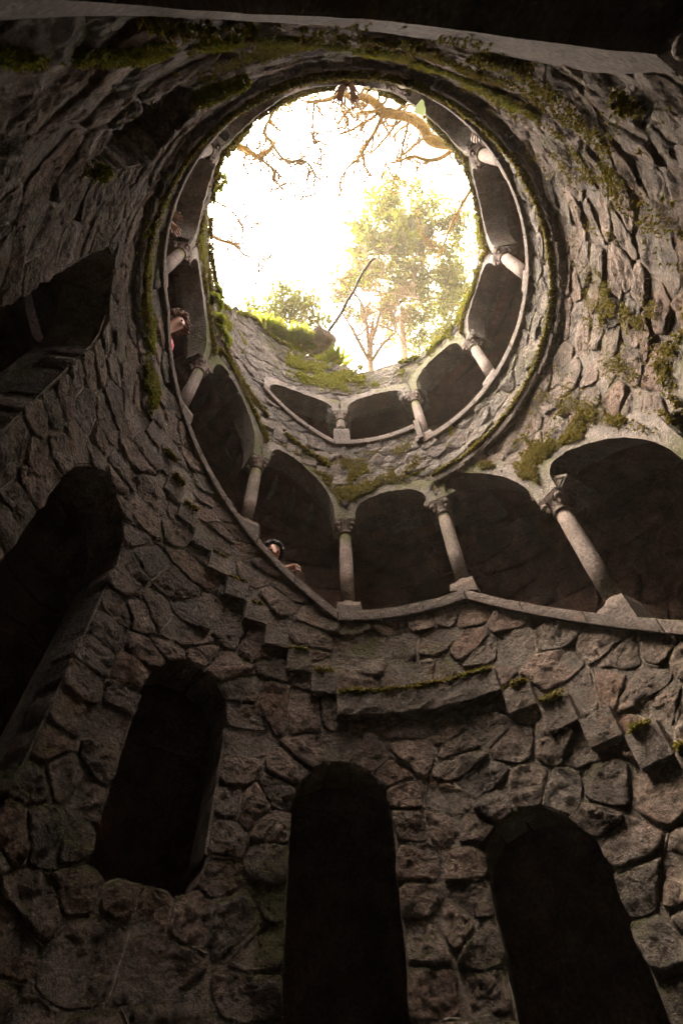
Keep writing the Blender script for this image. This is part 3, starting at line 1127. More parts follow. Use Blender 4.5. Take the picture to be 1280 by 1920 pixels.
def moss_line(label, pts, width, dens, mat='moss', lump=0.022, blade=0.026, hang=0.3, name='moss', spread=0.0, cull=-0.2):
    """pts: list of (az, z, r). Cushions along the line, covered with small blades."""
    mb = MB()
    bl_v, bl_f = [], []
    P = [W(*p) for p in pts]
    for (a, b) in zip(P[:-1], P[1:]):
        L = (b - a).length
        for _ in range(max(1, int(L * dens * 2.0))):
            t = rnd.random()
            c = a.lerp(b, t)
            if mnoise.noise(c * 2.3) + 0.25 * mnoise.noise(c * 9) + rnd.gauss(0, 0.1) < cull: continue
            inw = Vector((-c.x, -c.y, 0)).normalized()
            tan = (b - a).normalized()
            k = 0.55 + 0.75 * abs(mnoise.noise(c * 3.1)) + 0.3 * rnd.random()
            dep = min(width * 0.5, 0.035)
            c = c + inw * rnd.uniform(-dep, dep) + Vector((0, 0, rnd.uniform(-hang, 0.25) * width + rnd.gauss(0, 0.5) * spread)) + tan * rnd.uniform(-0.02, 0.02)
            if spread and mnoise.noise(c * 3.7 + Vector((9, 2, 1))) + 0.35 * mnoise.noise(c * 11) + rnd.gauss(0, 0.14) < cull + 0.28: continue
            if is_open(math.atan2(c.x, c.y) % TAU, c.z / S - 0.012) and c.z / S < 4.2: continue
            s = lump * k * 0.72
            m = Matrix.Rotation(rnd.uniform(0, 6), 3, 'Z')
            sx, sy, sz = s * rnd.uniform(0.8, 1.5), s * rnd.uniform(0.8, 1.5), s * rnd.uniform(0.6, 1.0)
            mb.add([c + m @ Vector((x * sx, y * sy, z * sz)) for x, y, z in ICO1_V], ICO1_F)
            for _ in range(12):
                d = Vector((rnd.gauss(0, 1), rnd.gauss(0, 1), rnd.gauss(0.25, 0.8))).normalized()
                p = c + Vector((d.x * sx, d.y * sy, d.z * sz)) * 0.9
                e = (d + Vector((rnd.gauss(0, .35), rnd.gauss(0, .35), rnd.gauss(0, .35)))).normalized()
                q = e.cross(Vector((rnd.gauss(0, 1), rnd.gauss(0, 1), rnd.gauss(0, 1)))).normalized()
                h = blade * rnd.uniform(0.5, 1.2)
                n = len(bl_v)
                bl_v.extend([tuple(p - q * h * 0.22), tuple(p + q * h * 0.22), tuple(p + e * h)])
                bl_f.append((n, n + 1, n + 2))
    mb.add(bl_v, bl_f)
    o = mb.obj(name, M[mat], None, smooth=False)
    tag(o, label, 'moss', None, 'stuff')
    return o


def arcline(a0, a1, zf, r, step=2.0):
    n = max(1, int(abs(a1 - a0) / step))
    return [(a0 + (a1 - a0) * i / n, zf(a0 + (a1 - a0) * i / n), r) for i in range(n + 1)]


def hood(bi, grow, r=1.015, u0=0.35, u1=2.8):
    bay = BAYS[bi]
    out = []
    for i in range(15):
        u = u0 + (u1 - u0) * i / 14
        th, z = arch_pt(bay, u, grow)
        out.append((th, z, r))
    return out


bay_at = {round(b[0]): i for i, b in enumerate(BAYS)}
moss_line('thick green moss along the top of the ring ledge under the upper rail', arcline(29, 268, lambda a: 2.668, 0.998), 0.07, 420, lump=0.026, cull=-0.42)
moss_line('moss strip on the edge of the middle landing slab', arcline(-6, 29, lambda a: 1.288, 1.0), 0.05, 150, blade=0.025)
mb_pts = []
for k in range(14):
    a = -91 + 6 * k
    if rnd.random() < 0.75: moss_line('moss on a left stair tread', [(a + 1, 2.685 - 0.0995 * k, 1.005), (a + 5, 2.685 - 0.0995 * k, 1.005)], 0.05, 130 if k < 6 else 80, blade=0.022)
for k in range(9):
    a = 29.3 + 6.25 * k
    if rnd.random() < 0.8: moss_line('moss on a right stair tread', [(a + 0.8, 1.192 - 0.105 * k, 1.002), (a + 5.4, 1.192 - 0.105 * k, 1.002)], 0.045, 110, blade=0.022)
moss_line('mossy band filling the spandrel between the middle arches', arcline(-17, 29, lambda a: 2.9 - 0.003 * a, 1.02), 0.05, 1500, 'moss', lump=0.018, blade=0.022, spread=0.2, cull=-0.12)
moss_line('moss cushions below the upper ledge above the central column', arcline(-14, 9, lambda a: 2.72, 1.015), 0.05, 1600, 'moss', lump=0.018, blade=0.022, spread=0.24, cull=-0.15)
moss_line('moss trailing down the broken top flight at left', arcline(-88, -8, lambda a: 2.95 - 0.0166 * (a + 6) + 0.04, 1.01), 0.09, 210)
for b, lab in ((417, 'mossy hood over the large right arch'), (388, 'moss over the arch right of centre'), (450, 'moss on the arch at the right edge')):
    moss_line(lab, hood(bay_at[b], 0.1 if b != 388 else 0.07), 0.04, 620, lump=0.01, blade=0.016, spread=0.13)
moss_line('moss creeping between the right arches', arcline(50, 63, lambda a: 2.25, 1.016), 0.03, 1500, lump=0.016, blade=0.02, spread=0.34)
for b in (61, 94, 128, 161, 194, 226):
    moss_line('moss along the top of an upper ring arch', hood(bay_at[b], 0.07, 1.01), 0.07, 190, lump=0.022)
for b in (260, 295):
    moss_line('moss along a sloping left arch', hood(bay_at[b], 0.09, 1.01), 0.08, 200, lump=0.022)
moss_line('bright moss draped on the right side of the well mouth', arcline(55, 122, lambda a: 4.24, 1.012, 1.0), 0.06, 900, 'moss_bright', lump=0.02, spread=0.2, blade=0.03)
moss_line('yellow green moss mat under the boulder at the front of the mouth', arcline(-30, 10, lambda a: 4.55 - 0.003 * a, 1.012, 1.0), 0.06, 1500, 'moss_bright', lump=0.024, spread=0.5, blade=0.03, cull=-0.35)
moss_line('moss along the left front lip of the mouth', arcline(-75, -28, lambda a: rim(a) - 0.03, 1.01), 0.12, 220, 'moss_bright', lump=0.024)
moss_line('moss along the back lip of the mouth', arcline(125, 285, lambda a: rim(a) - 0.02, 1.01), 0.1, 190, 'moss', lump=0.022)
moss_line('moss at the right front lip of the mouth', arcline(28, 60, lambda a: rim(a) - 0.08, 1.01), 0.14, 120, 'moss_bright', lump=0.022)
moss_line('moss on the band above the pale arch at the top edge', [(th, z + 0.05, 1.018) for th, z, r in hood(len(BAYS) - 1, 0.25, 1.012, 0.3, 2.9)], 0.06, 330, lump=0.016, blade=0.02, spread=0.12)
moss_line('moss over the plaster in the top right corner', [(158, 1.43, 1.01), (151, 1.36, 1.008), (146, 1.37, 1.008), (138, 1.44, 1.01), (128, 1.45, 1.01)], 0.05, 420, lump=0.014, blade=0.02, spread=0.05)
moss_line('moss on the slanting edge at the upper left', [(221, 1.6, 1.0), (217, 1.71, 0.995), (211, 1.72, 0.995), (205, 1.86, 1.0), (198, 2.05, 1.0)], 0.05, 520, 'moss_bright', lump=0.018, blade=0.022, cull=-0.6)

moss_line('yellow green moss film on the wall behind the top edge', [(145.1, 2.09, 1.018), (154.3, 2.25, 1.018), (169.3, 2.26, 1.018), (183.1, 1.98, 1.018), (192.5, 1.54, 1.018), (197.3, 1.345, 1.018), (202, 1.136, 1.018), (204.3, 0.93, 1.018), (205.4, 0.8, 1.018)], 0.02, 2600, 'moss_bright', lump=0.007, blade=0.011, spread=0.12, cull=-0.3)
moss_line('thin green film on the inner wall under the left lip', arcline(-112, -52, lambda a: 4.28, 1.014, 1.0), 0.02, 1700, 'moss_bright', lump=0.009, blade=0.014, spread=0.3, cull=-0.2)
moss_line('thin green film under the front lip', arcline(-28, 60, lambda a: 4.35, 1.014, 1.0), 0.02, 1500, 'moss_bright', lump=0.009, blade=0.014, spread=0.3, cull=-0.05)
moss_line('thin green film on the front band of grey rubble', arcline(-40, 40, lambda a: 3.05, 1.014, 1.0), 0.02, 1700, lump=0.008, blade=0.013, spread=0.3, cull=-0.1)
moss_line('olive moss streaks on the right wall below the ring ledge', arcline(66, 110, lambda a: 2.2 - 0.006 * (a - 66), 1.012, 1.0), 0.02, 3600, lump=0.007, blade=0.012, spread=0.75, cull=-0.12)
moss_line('thin moss on the wall under the top edge at the upper left', arcline(178, 222, lambda a: 1.75, 1.012, 1.0), 0.02, 2200, lump=0.006, blade=0.01, spread=0.45, cull=-0.05)
moss_line('thin moss on the upper right wall', arcline(118, 172, lambda a: 1.95, 1.012, 1.0), 0.02, 2600, lump=0.007, blade=0.012, spread=0.8, cull=-0.12)
moss_line('moss on the ring parapet at left', arcline(225, 285, lambda a: 2.72 if a < 269 else 2.72 - 0.0167 * (a - 269), 1.005, 1.0), 0.05, 900, 'moss_bright', lump=0.02, blade=0.024, spread=0.16, cull=-0.45)

# ------------------------------------------------------------------ ferns, ivy leaf, boulder, dead branch at the mouth
def leaf_quad(mb, p, d, n, L, w):
    s = d.cross(n).normalized()
    mb.add([p, p + d * L * 0.5 + s * w, p + d * L, p + d * L * 0.5 - s * w], [(0, 1, 2, 3)])


def fern(name, label, base, outd, n, L, mat='fern', group='ferns rooted at the mouth of the well', droop=0.5):
    root = thing(name, base, label, 'fern', group)
    for i in range(n):
        a = rnd.uniform(-1.3, 1.3)
        d = (Matrix.Rotation(a, 3, 'Z') @ Vector(outd) + Vector((0, 0, rnd.uniform(0.2, 1.2)))).normalized()
        mb = MB()
        p = Vector(base)
        pts = []
        k = 11
        ll = L * rnd.uniform(0.7, 1.15)
        for j in range(k):
            pts.append(p.copy())
            p = p + d * ll / k
            d = (d + Vector((0, 0, -droop / k * 2.2))).normalized()
        tube(mb, pts, [0.004 * (1 - j / k) + 0.001 for j in range(k)], 3, False)
        for j in range(2, k):
            t = (pts[j] - pts[j - 1]).normalized()
            up = Vector((0, 0, 1))
            s = t.cross(up).normalized()
            w = ll * 0.22 * math.sin(math.pi * (j + 0.5) / (k + 0.5)) + 0.01
            for sg in (-1, 1):
                for off in (0, 0.5):
                    leaf_quad(mb, pts[j] - t * off * ll / k, (s * sg + t * 0.45).normalized(), up, w, w * 0.17)
        mb.obj('frond', M[mat], root, smooth=False)


fx = [(-24, 5.1, 1.0), (-29, 5.12, 1.03), (-33, 5.1, 1.05), (-37, 5.08, 1.08), (-19, 5.12, 1.1), (-4, 5.02, 1.12), (-44, 5.1, 1.06)]
fl = ['bright fern just left of the boulder at the mouth', 'second bright fern left of the boulder', 'fern in the middle of the bright clump', 'fern in the left half of the bright clump', 'fern behind the boulder',
      'fern right of the boulder', 'leftmost fern of the bright clump on the lip']
for q, lb in zip(fx, fl):
    p = W(*q)
    fern('fern', lb, p, (-p.x * 0.5, -p.y * 0.5, 0.3), 12, 0.5)
for (az, z), lb in zip(((-76, 4.2), (-80, 4.32), (-72, 4.02), (-66, 3.96)), ('small bright fern on the left wall, second from the top of its row', 'topmost small bright fern on the left wall', 'small bright fern on the left wall, third of its row', 'lowest small bright fern on the left wall, above the column')):
    p = W(az, z, 1.0)
    fern('wall_fern', lb, p, (-p.x, -p.y, 0), 9, 0.3, droop=1.7, group='small ferns down the left wall')
p = W(-122, 4.42, 1.0)
fern('hanging_fern', 'green hanging frond on the left lip against the white sky', p, (-p.x, -p.y, 0), 6, 0.34, droop=2.6)

# the single ivy leaf hanging before the back wall
ivy = thing('ivy_leaf', W(160.5, 2.74, 0.985), 'single bright green ivy leaf hanging at the top right of the ring ledge', 'leaf')
c = W(160.5, 2.72, 0.93)
ol = [(0, -0.5), (0.16, -0.46), (0.34, -0.55), (0.5, -0.3), (0.46, 0.0), (0.3, 0.22), (0.22, 0.48), (0.0, 0.62), (-0.16, 0.42), (-0.34, 0.2), (-0.48, 0.0), (-0.5, -0.3), (-0.33, -0.52), (-0.14, -0.45)]
sc = 0.095
ex, ey = Vector((1, 0.12, 0)).normalized(), Vector((-0.1, 1, -0.1)).normalized()
ez = ex.cross(ey)
v = [c + ex * x * sc + ey * (-y) * sc + ez * 0.012 * abs(x) for x, y in ol] + [c]
n = len(ol)
f = [(i, (i + 1) % n, n) for i in range(n)]
obj('blade', v, f, M['ivy'], ivy, smooth=True)
mb = MB()
tube(mb, [c - ey * 0.05, c - ey * 0.09 + Vector((0, 0, 0.02)), W(160.5, 2.75, 0.985)], [0.002, 0.002, 0.003], 5)
mb.obj('stalk', M['bark'], ivy)

def rock(name, label, c, sx, sy, sz, sd, mat):
    v = []
    bm = bmesh.new()
    bmesh.ops.create_icosphere(bm, subdivisions=4, radius=1)
    for q in bm.verts:
        d = q.co.normalized()
        k = 1 + 0.3 * mnoise.fractal(d * 1.3 + Vector((sd, 0, 0)), 0.9, 2.1, 4) + 0.05 * mnoise.ridged_multi_fractal(d * 3 + Vector((sd, 2, 0)), 0.9, 2.1, 3, 1, 2)
        v.append(Vector(c) + Vector((d.x * sx, d.y * sy, d.z * sz)) * k)
    f = [tuple(x.index for x in fc.verts) for fc in bm.faces]
    bm.free()
    o = obj(name, v, f, M[mat], None, origin=Vector(c))
    tag(o, label, 'rock')
    return o


rock('boulder', 'mossy overhanging boulder on the front lip of the mouth, under the dead stick', W(-14, 5.2, 0.93), 0.3, 0.24, 0.13, 11, 'side_rubble')
moss_line('moss cap on the boulder at the mouth', [(-19, 5.27, 0.95), (-14, 5.3, 0.93), (-9, 5.26, 0.94)], 0.16, 260, 'moss_bright', lump=0.022)
mb = MB()
br = [Vector((-0.42, 1.84, 10.5)), Vector((-0.2, 1.55, 10.46)), Vector((-0.02, 1.31, 10.42)), Vector((0.12, 1.06, 10.43)), Vector((0.26, 0.86, 10.4)), Vector((0.31, 0.74, 10.4)), Vector((0.42, 0.55, 10.38)), Vector((0.56, 0.38, 10.4)), Vector((0.66, 0.34, 10.42))]
tube(mb, br, [0.034, 0.034, 0.032, 0.03, 0.029, 0.028, 0.026, 0.024, 0.014], 7)
tube(mb, [br[-2], br[-2] + Vector((0.03, -0.06, 0.01))], [0.012, 0.005], 5)
o = mb.obj('dead_branch', M['dead_wood'], None, origin=br[0])
tag(o, 'bare dead stick jutting from the boulder over the opening', 'branch')

# ------------------------------------------------------------------ trees above the mouth
def grow(mb, p, d, L, r, depth, tips, bend=0.5, plane=None, kids=(2, 3), spread=0.8):
    """recursive crooked twig"""
    n = 4
    pts, rads = [p.copy()], [r]
    for i in range(n):
        d = (d + Vector((rnd.gauss(0, bend), rnd.gauss(0, bend), rnd.gauss(0, bend * 0.6))) * 0.45).normalized()
        p = p + d * L / n
        pts.append(p.copy())
        rads.append(r * (1 - 0.35 * (i + 1) / n))
    tube(mb, pts, rads, 5 if r > 0.02 else 3, False)
    if depth == 0:
        tips.append((p, d))
        return
    for k in range(rnd.randint(*kids)):
        i = rnd.randint(1, n)
        nd = (d + Vector((rnd.gauss(0, spread), rnd.gauss(0, spread), rnd.gauss(0, spread * 0.7)))).normalized()
        grow(mb, pts[i], nd, L * rnd.uniform(0.5, 0.75), max(0.0105, rads[i] * 0.7), depth - 1, tips, bend, plane, kids, spread)


def smooth_path(pts, rads, it=2):
    for _ in range(it):
        q, s = [pts[0]], [rads[0]]
        for a, b, x, y in zip(pts[:-1], pts[1:], rads[:-1], rads[1:]):
            q += [a * 0.75 + b * 0.25, a * 0.25 + b * 0.75]
            s += [x * 0.75 + y * 0.25, x * 0.25 + y * 0.75]
        q.append(pts[-1]); s.append(rads[-1])
        pts, rads = q, s
    return pts, rads


def limb(root, name, pts, r0, r1, mat, twigs=0, tl=0.62, depth=2, plane_z=0.35):
    pts = [Vector(p) + Vector((0, 0, rnd.uniform(-0.12, 0.12))) for p in pts]
    rads = [r0 + (r1 - r0) * i / (len(pts) - 1) for i in range(len(pts))]
    sp, sr = smooth_path(pts, rads)
    mb = MB()
    tube(mb, sp, sr, 9)
    mb.obj(name, M[mat], root)
    if twigs:
        tm, tips = MB(), []
        for k in range(int(twigs * 1.6)):
            i = rnd.randint(len(sp) // 5, len(sp) - 1)
            d = Vector((rnd.gauss(0, 1), rnd.gauss(0.35, 1), rnd.gauss(0.1, plane_z))).normalized()
            grow(tm, sp[i], d, tl * rnd.uniform(0.6, 1.7), max(0.02, min(sr[i] * 0.5, 0.03)), depth, tips, 0.6)
        tm.obj('twigs', M[mat], root, kind='stuff')


oak = thing('oak_tree', (4.6, -2.0, 8.5), 'leafless mossy tree reaching a crooked limb over the mouth from the right', 'tree', 'trees around the mouth')
limb(oak, 'trunk', [(4.6, -2.0, 8.4), (4.4, -1.9, 9.8), (3.9, -1.5, 11.2), (3.2, -1.25, 12.2), (2.49, -1.2, 12.4)], 0.3, 0.13, 'mossy_bark')
limb(oak, 'limb', [(2.55, -1.19, 12.4), (2.28, -1.23, 12.4), (1.8, -1.29, 12.4), (1.7, -1.53, 12.45), (1.36, -1.7, 12.4), (0.96, -1.73, 12.4), (0.77, -1.91, 12.4), (0.52, -2.03, 12.45), (0.36, -1.94, 12.4), (0.2, -2.08, 12.4), (-0.1, -1.97, 12.4), (-0.5, -1.95, 12.4)], 0.125, 0.025, 'mossy_bark', 26, 0.55)
limb(oak, 'limb', [(0.95, -1.8, 12.4), (0.8, -1.53, 12.4), (0.66, -1.32, 12.4), (0.44, -1.03, 12.4), (0.27, -0.95, 12.4), (0.1, -0.75, 12.4)], 0.042, 0.012, 'mossy_bark', 12, 0.4)
limb(oak, 'limb', [(2.4, -1.22, 12.4), (2.1, -1.0, 12.4), (1.78, -0.97, 12.4), (1.5, -1.08, 12.4), (1.2, -0.95, 12.4), (0.95, -1.0, 12.4)], 0.05, 0.012, 'mossy_bark', 9, 0.4)
limb(oak, 'limb', [(3.2, -1.2, 12.2), (2.7, -0.4, 12.6), (2.35, 0.3, 12.7), (2.2, 0.9, 12.6)], 0.05, 0.012, 'mossy_bark', 4, 0.4)
oak2 = thing('oak_tree', (-5.0, -2.2, 8.5), 'leafless tree reaching thin crooked branches over the mouth from the left', 'tree', 'trees around the mouth')
limb(oak2, 'trunk', [(-5.0, -2.2, 8.4), (-4.7, -2.0, 10), (-3.9, -1.6, 11.6), (-2.8, -1.45, 12.3), (-2.15, -1.4, 12.4)], 0.26, 0.07, 'bark')
limb(oak2, 'limb', [(-2.2, -1.4, 12.4), (-1.91, -1.36, 12.4), (-1.67, -1.27, 12.4), (-1.51, -1.12, 12.4), (-1.24, -1.25, 12.4), (-1.17, -1.36, 12.4), (-1.33, -1.48, 12.4), (-1.32, -1.6, 12.4), (-1.12, -1.8, 12.4), (-1.14, -1.9, 12.4)], 0.062, 0.016, 'mossy_bark', 14, 0.42)
limb(oak2, 'limb', [(-1.2, -1.33, 12.4), (-0.98, -1.04, 12.4), (-0.61, -1.08, 12.4), (-0.41, -0.89, 12.4), (-0.46, -0.48, 12.4), (-0.3, -0.4, 12.4)], 0.03, 0.008, 'bark', 12, 0.4)
limb(oak2, 'limb', [(-1.5, -1.12, 12.4), (-1.34, -1.04, 12.4), (-1.09, -0.86, 12.4), (-1.01, -0.64, 12.4)], 0.03, 0.008, 'bark', 9, 0.36)
limb(oak2, 'limb', [(-0.35, -1.98, 12.4), (-0.42, -1.6, 12.4), (-0.36, -1.31, 12.4), (-0.22, -1.14, 12.4)], 0.022, 0.007, 'bark', 6, 0.3)
limb(oak2, 'limb', [(-3.9, -1.2, 12.0), (-3.0, -0.2, 12.2), (-2.47, 0.2, 12.1), (-2.1, 0.3, 12.0), (-1.92, 0.52, 12.0), (-1.5, 0.62, 12.0)], 0.06, 0.01, 'bark', 14, 0.4)
limb(oak2, 'limb', [(-3.3, -0.9, 12.0), (-2.5, -0.5, 12.2), (-2.05, -0.25, 12.1), (-1.9, 0.0, 12.0)], 0.035, 0.008, 'bark', 8, 0.4)


def foliage(root, name, clumps, mat, leaf, per, flat=0.6, ratio=0.42, gaps=-0.12):
    """many leaf sized quads spread through clumps (centre, radius)"""
    v, f = [], []
    for c, r in clumps:
        c = Vector(c)
        for _ in range(int(per * r * r)):
            d = Vector((rnd.gauss(0, 1), rnd.gauss(0, 1), rnd.gauss(0, flat)))
            if d.length > 2.1: continue
            p = c + d * r * 0.55
            if mnoise.noise(p * 1.7) + 0.3 * mnoise.noise(p * 5) < gaps: continue
            a = Vector((rnd.gauss(0, 1), rnd.gauss(0, 1), rnd.gauss(0, 0.7))).normalized()
            b = a.cross(Vector((rnd.gauss(0, 1), rnd.gauss(0, 1), rnd.gauss(0, 1)))).normalized()
            L = leaf * rnd.uniform(0.6, 1.3)
            n = len(v)
            v += [tuple(p), tuple(p + a * L * 0.5 + b * L * ratio), tuple(p + a * L), tuple(p + a * L * 0.5 - b * L * ratio)]
            f.append((n, n + 1, n + 2, n + 3))
    return obj(name, v, f, M[mat], root, smooth=False)


con = thing('conifer_tree', (2.0, 7.2, 8.6), 'large yellow green conifer leaning over the right front of the mouth', 'tree', 'trees around the mouth')
limb(con, 'trunk', [(2.0, 7.2, 8.5), (2.05, 6.6, 12), (2.2, 6.0, 16), (2.4, 5.2, 20), (2.6, 4.6, 22)], 0.3, 0.1, 'bark')
cl = []
for x, y in [(1.44, 1.65), (2.2, 0.82), (3.18, 1.19), (3.99, 1.57), (4.45, 2.3), (1.85, 2.95), (3.06, 2.61), (4.14, 3.41), (1.24, 2.36), (2.51, 4.15), (3.6, 4.6), (4.42, 4.22), (1.88, 4.75), (2.99, 5.43), (4.07, 5.26), (1.2, 3.4), (2.2, 1.9), (2.7, 1.5), (3.5, 2.0), (3.4, 3.4), (1.7, 2.2), (4.6, 3.2), (5.0, 4.4), (0.75, 2.7), (0.55, 3.6), (0.3, 3.0), (0.9, 4.3), (0.1, 3.9)]:
    cl.append(((x + rnd.uniform(-.15, .15), y + rnd.uniform(-.15, .15), 22 + rnd.uniform(-1.2, 1.2)), rnd.uniform(0.75, 1.1) if x > 1 else 0.5))
for c, r in cl:
    mb = MB()
    i = Vector((2.75, 3.6, 21.3))
    c = Vector(c)
    tube(mb, smooth_path([i + Vector((rnd.gauss(0, .1), rnd.gauss(0, .5), rnd.gauss(0, .8))), i.lerp(c, 0.5) + Vector((0, 0, 0.25)), c], [0.06, 0.04, 0.012])[0], 0.025, 5)
    mb.obj('bough', M['bark'], con)
foliage(con, 'crown', cl, 'conifer', 0.2, 2700, 0.6, 0.22, 0.06)

bare = thing('bare_tree', (1.2, 5.9, 8.6), 'reddish thin leafless tree with forked trunk between the stick and the conifer', 'tree', 'trees around the mouth')
limb(bare, 'trunk', [(1.15, 5.9, 8.5), (1.0, 5.3, 12.5), (0.9, 4.5, 16), (0.95, 3.9, 16.3), (1.05, 3.4, 16.8)], 0.15, 0.05, 'bark')
tips = []
tm = MB()
for pts in ([(0.9, 4.45, 16), (0.86, 3.5, 16.4), (0.75, 2.9, 16.4), (0.55, 2.5, 16.3), (0.1, 2.05, 16.2), (-0.18, 1.7, 16)], [(0.9, 4.4, 16), (0.5, 3.6, 16), (0.23, 3.1, 16), (-0.1, 2.6, 16)], [(1.0, 3.8, 16.3), (1.25, 2.98, 16.2), (1.2, 2.4, 16)], [(0.9, 4.45, 16), (1.3, 3.9, 16.2), (1.7, 3.5, 16)]):
    limb(bare, 'limb', pts, 0.06, 0.014, 'bark')
    for k in range(12):
        q = pts[rnd.randint(1, len(pts) - 1)]
        grow(tm, Vector(q), Vector((rnd.gauss(0, 1), rnd.gauss(-0.3, 1), rnd.gauss(0, .5))).normalized(), rnd.uniform(0.4, 0.9), 0.022, 3, tips, 0.5)
tm.obj('twigs', M['bark'], bare, kind='stuff')
foliage(bare, 'dead_leaves', [(p, 0.16) for p, d in tips[::5]], 'dry_leaf', 0.06, 110, 1.0)
small = thing('broadleaf_tree', (-2.2, 5.4, 8.6), 'small pale leafy tree beyond the left front lip', 'tree', 'trees around the mouth')
limb(small, 'trunk', [(-2.2, 5.4, 8.5), (-2.0, 4.6, 12), (-1.7, 3.2, 15.5), (-1.5, 2.6, 16.2)], 0.14, 0.03, 'bark', 8, 0.6)
foliage(small, 'crown', [((x + rnd.uniform(-.1, .1), y, 16 + rnd.uniform(-.5, .5)), rnd.uniform(0.42, 0.62)) for x, y in [(-1.57, 2.3), (-2.0, 2.6), (-1.14, 2.5), (-1.79, 2.9), (-1.02, 2.9), (-2.5, 2.95), (-1.42, 3.1), (-1.3, 2.7), (-2.2, 3.2), (-0.7, 3.2), (-2.8, 3.2)]], 'shrub', 0.11, 2100, 0.7)
for q, lb in (((0.3, 5.2, 11.8), 'low pale bush low behind the boulder'), ((3.6, 5.6, 12.2), 'low olive bush beyond the right front lip'), ((-3.0, 4.9, 12.6), 'pale bush beyond the left lip')):
    sb = thing('bush', (q[0], q[1] + 0.3, 8.6), lb, 'bush', 'bushes around the mouth')
    limb(sb, 'stem', [(q[0], q[1] + 0.3, 8.5), (q[0] + .1, q[1] + .2, 10.5), q], 0.06, 0.02, 'bark', 6, 0.6)
    foliage(sb, 'crown', [((q[0] + rnd.gauss(0, .5), q[1] + rnd.gauss(0, .3), q[2] + rnd.gauss(0, .4)), rnd.uniform(.3, .5)) for _ in range(9)], 'shrub', 0.12, 900, 0.9)

# ------------------------------------------------------------------ people leaning over the rails
def skin_obj(name, verts, edges, radii, mat, parent, root=0, sub=1):
    o0 = parent_loc(parent)
    me = bpy.data.meshes.new(name)
    me.from_pydata([tuple(Vector(v) - o0) for v in verts], edges, [])
    o = bpy.data.objects.new(name, me)
    COL.objects.link(o)
    o.parent = parent
    sk = o.modifiers.new('skin', 'SKIN')
    if not me.skin_vertices: return o
    for i, r in enumerate(radii):
        d = me.skin_vertices[0].data[i]
        d.radius = (r, r)
        d.use_root = (i == root)
    sb = o.modifiers.new('sub', 'SUBSURF')
    sb.levels = sb.render_levels = sub
    dg = bpy.context.evaluated_depsgraph_get()
    ev = o.evaluated_get(dg)
    m2 = bpy.data.meshes.new_from_object(ev)
    o.modifiers.clear()
    o.data = m2
    m2.materials.clear()
    m2.materials.append(mat)
    m2.polygons.foreach_set('use_smooth', [True] * len(m2.polygons))
    return o


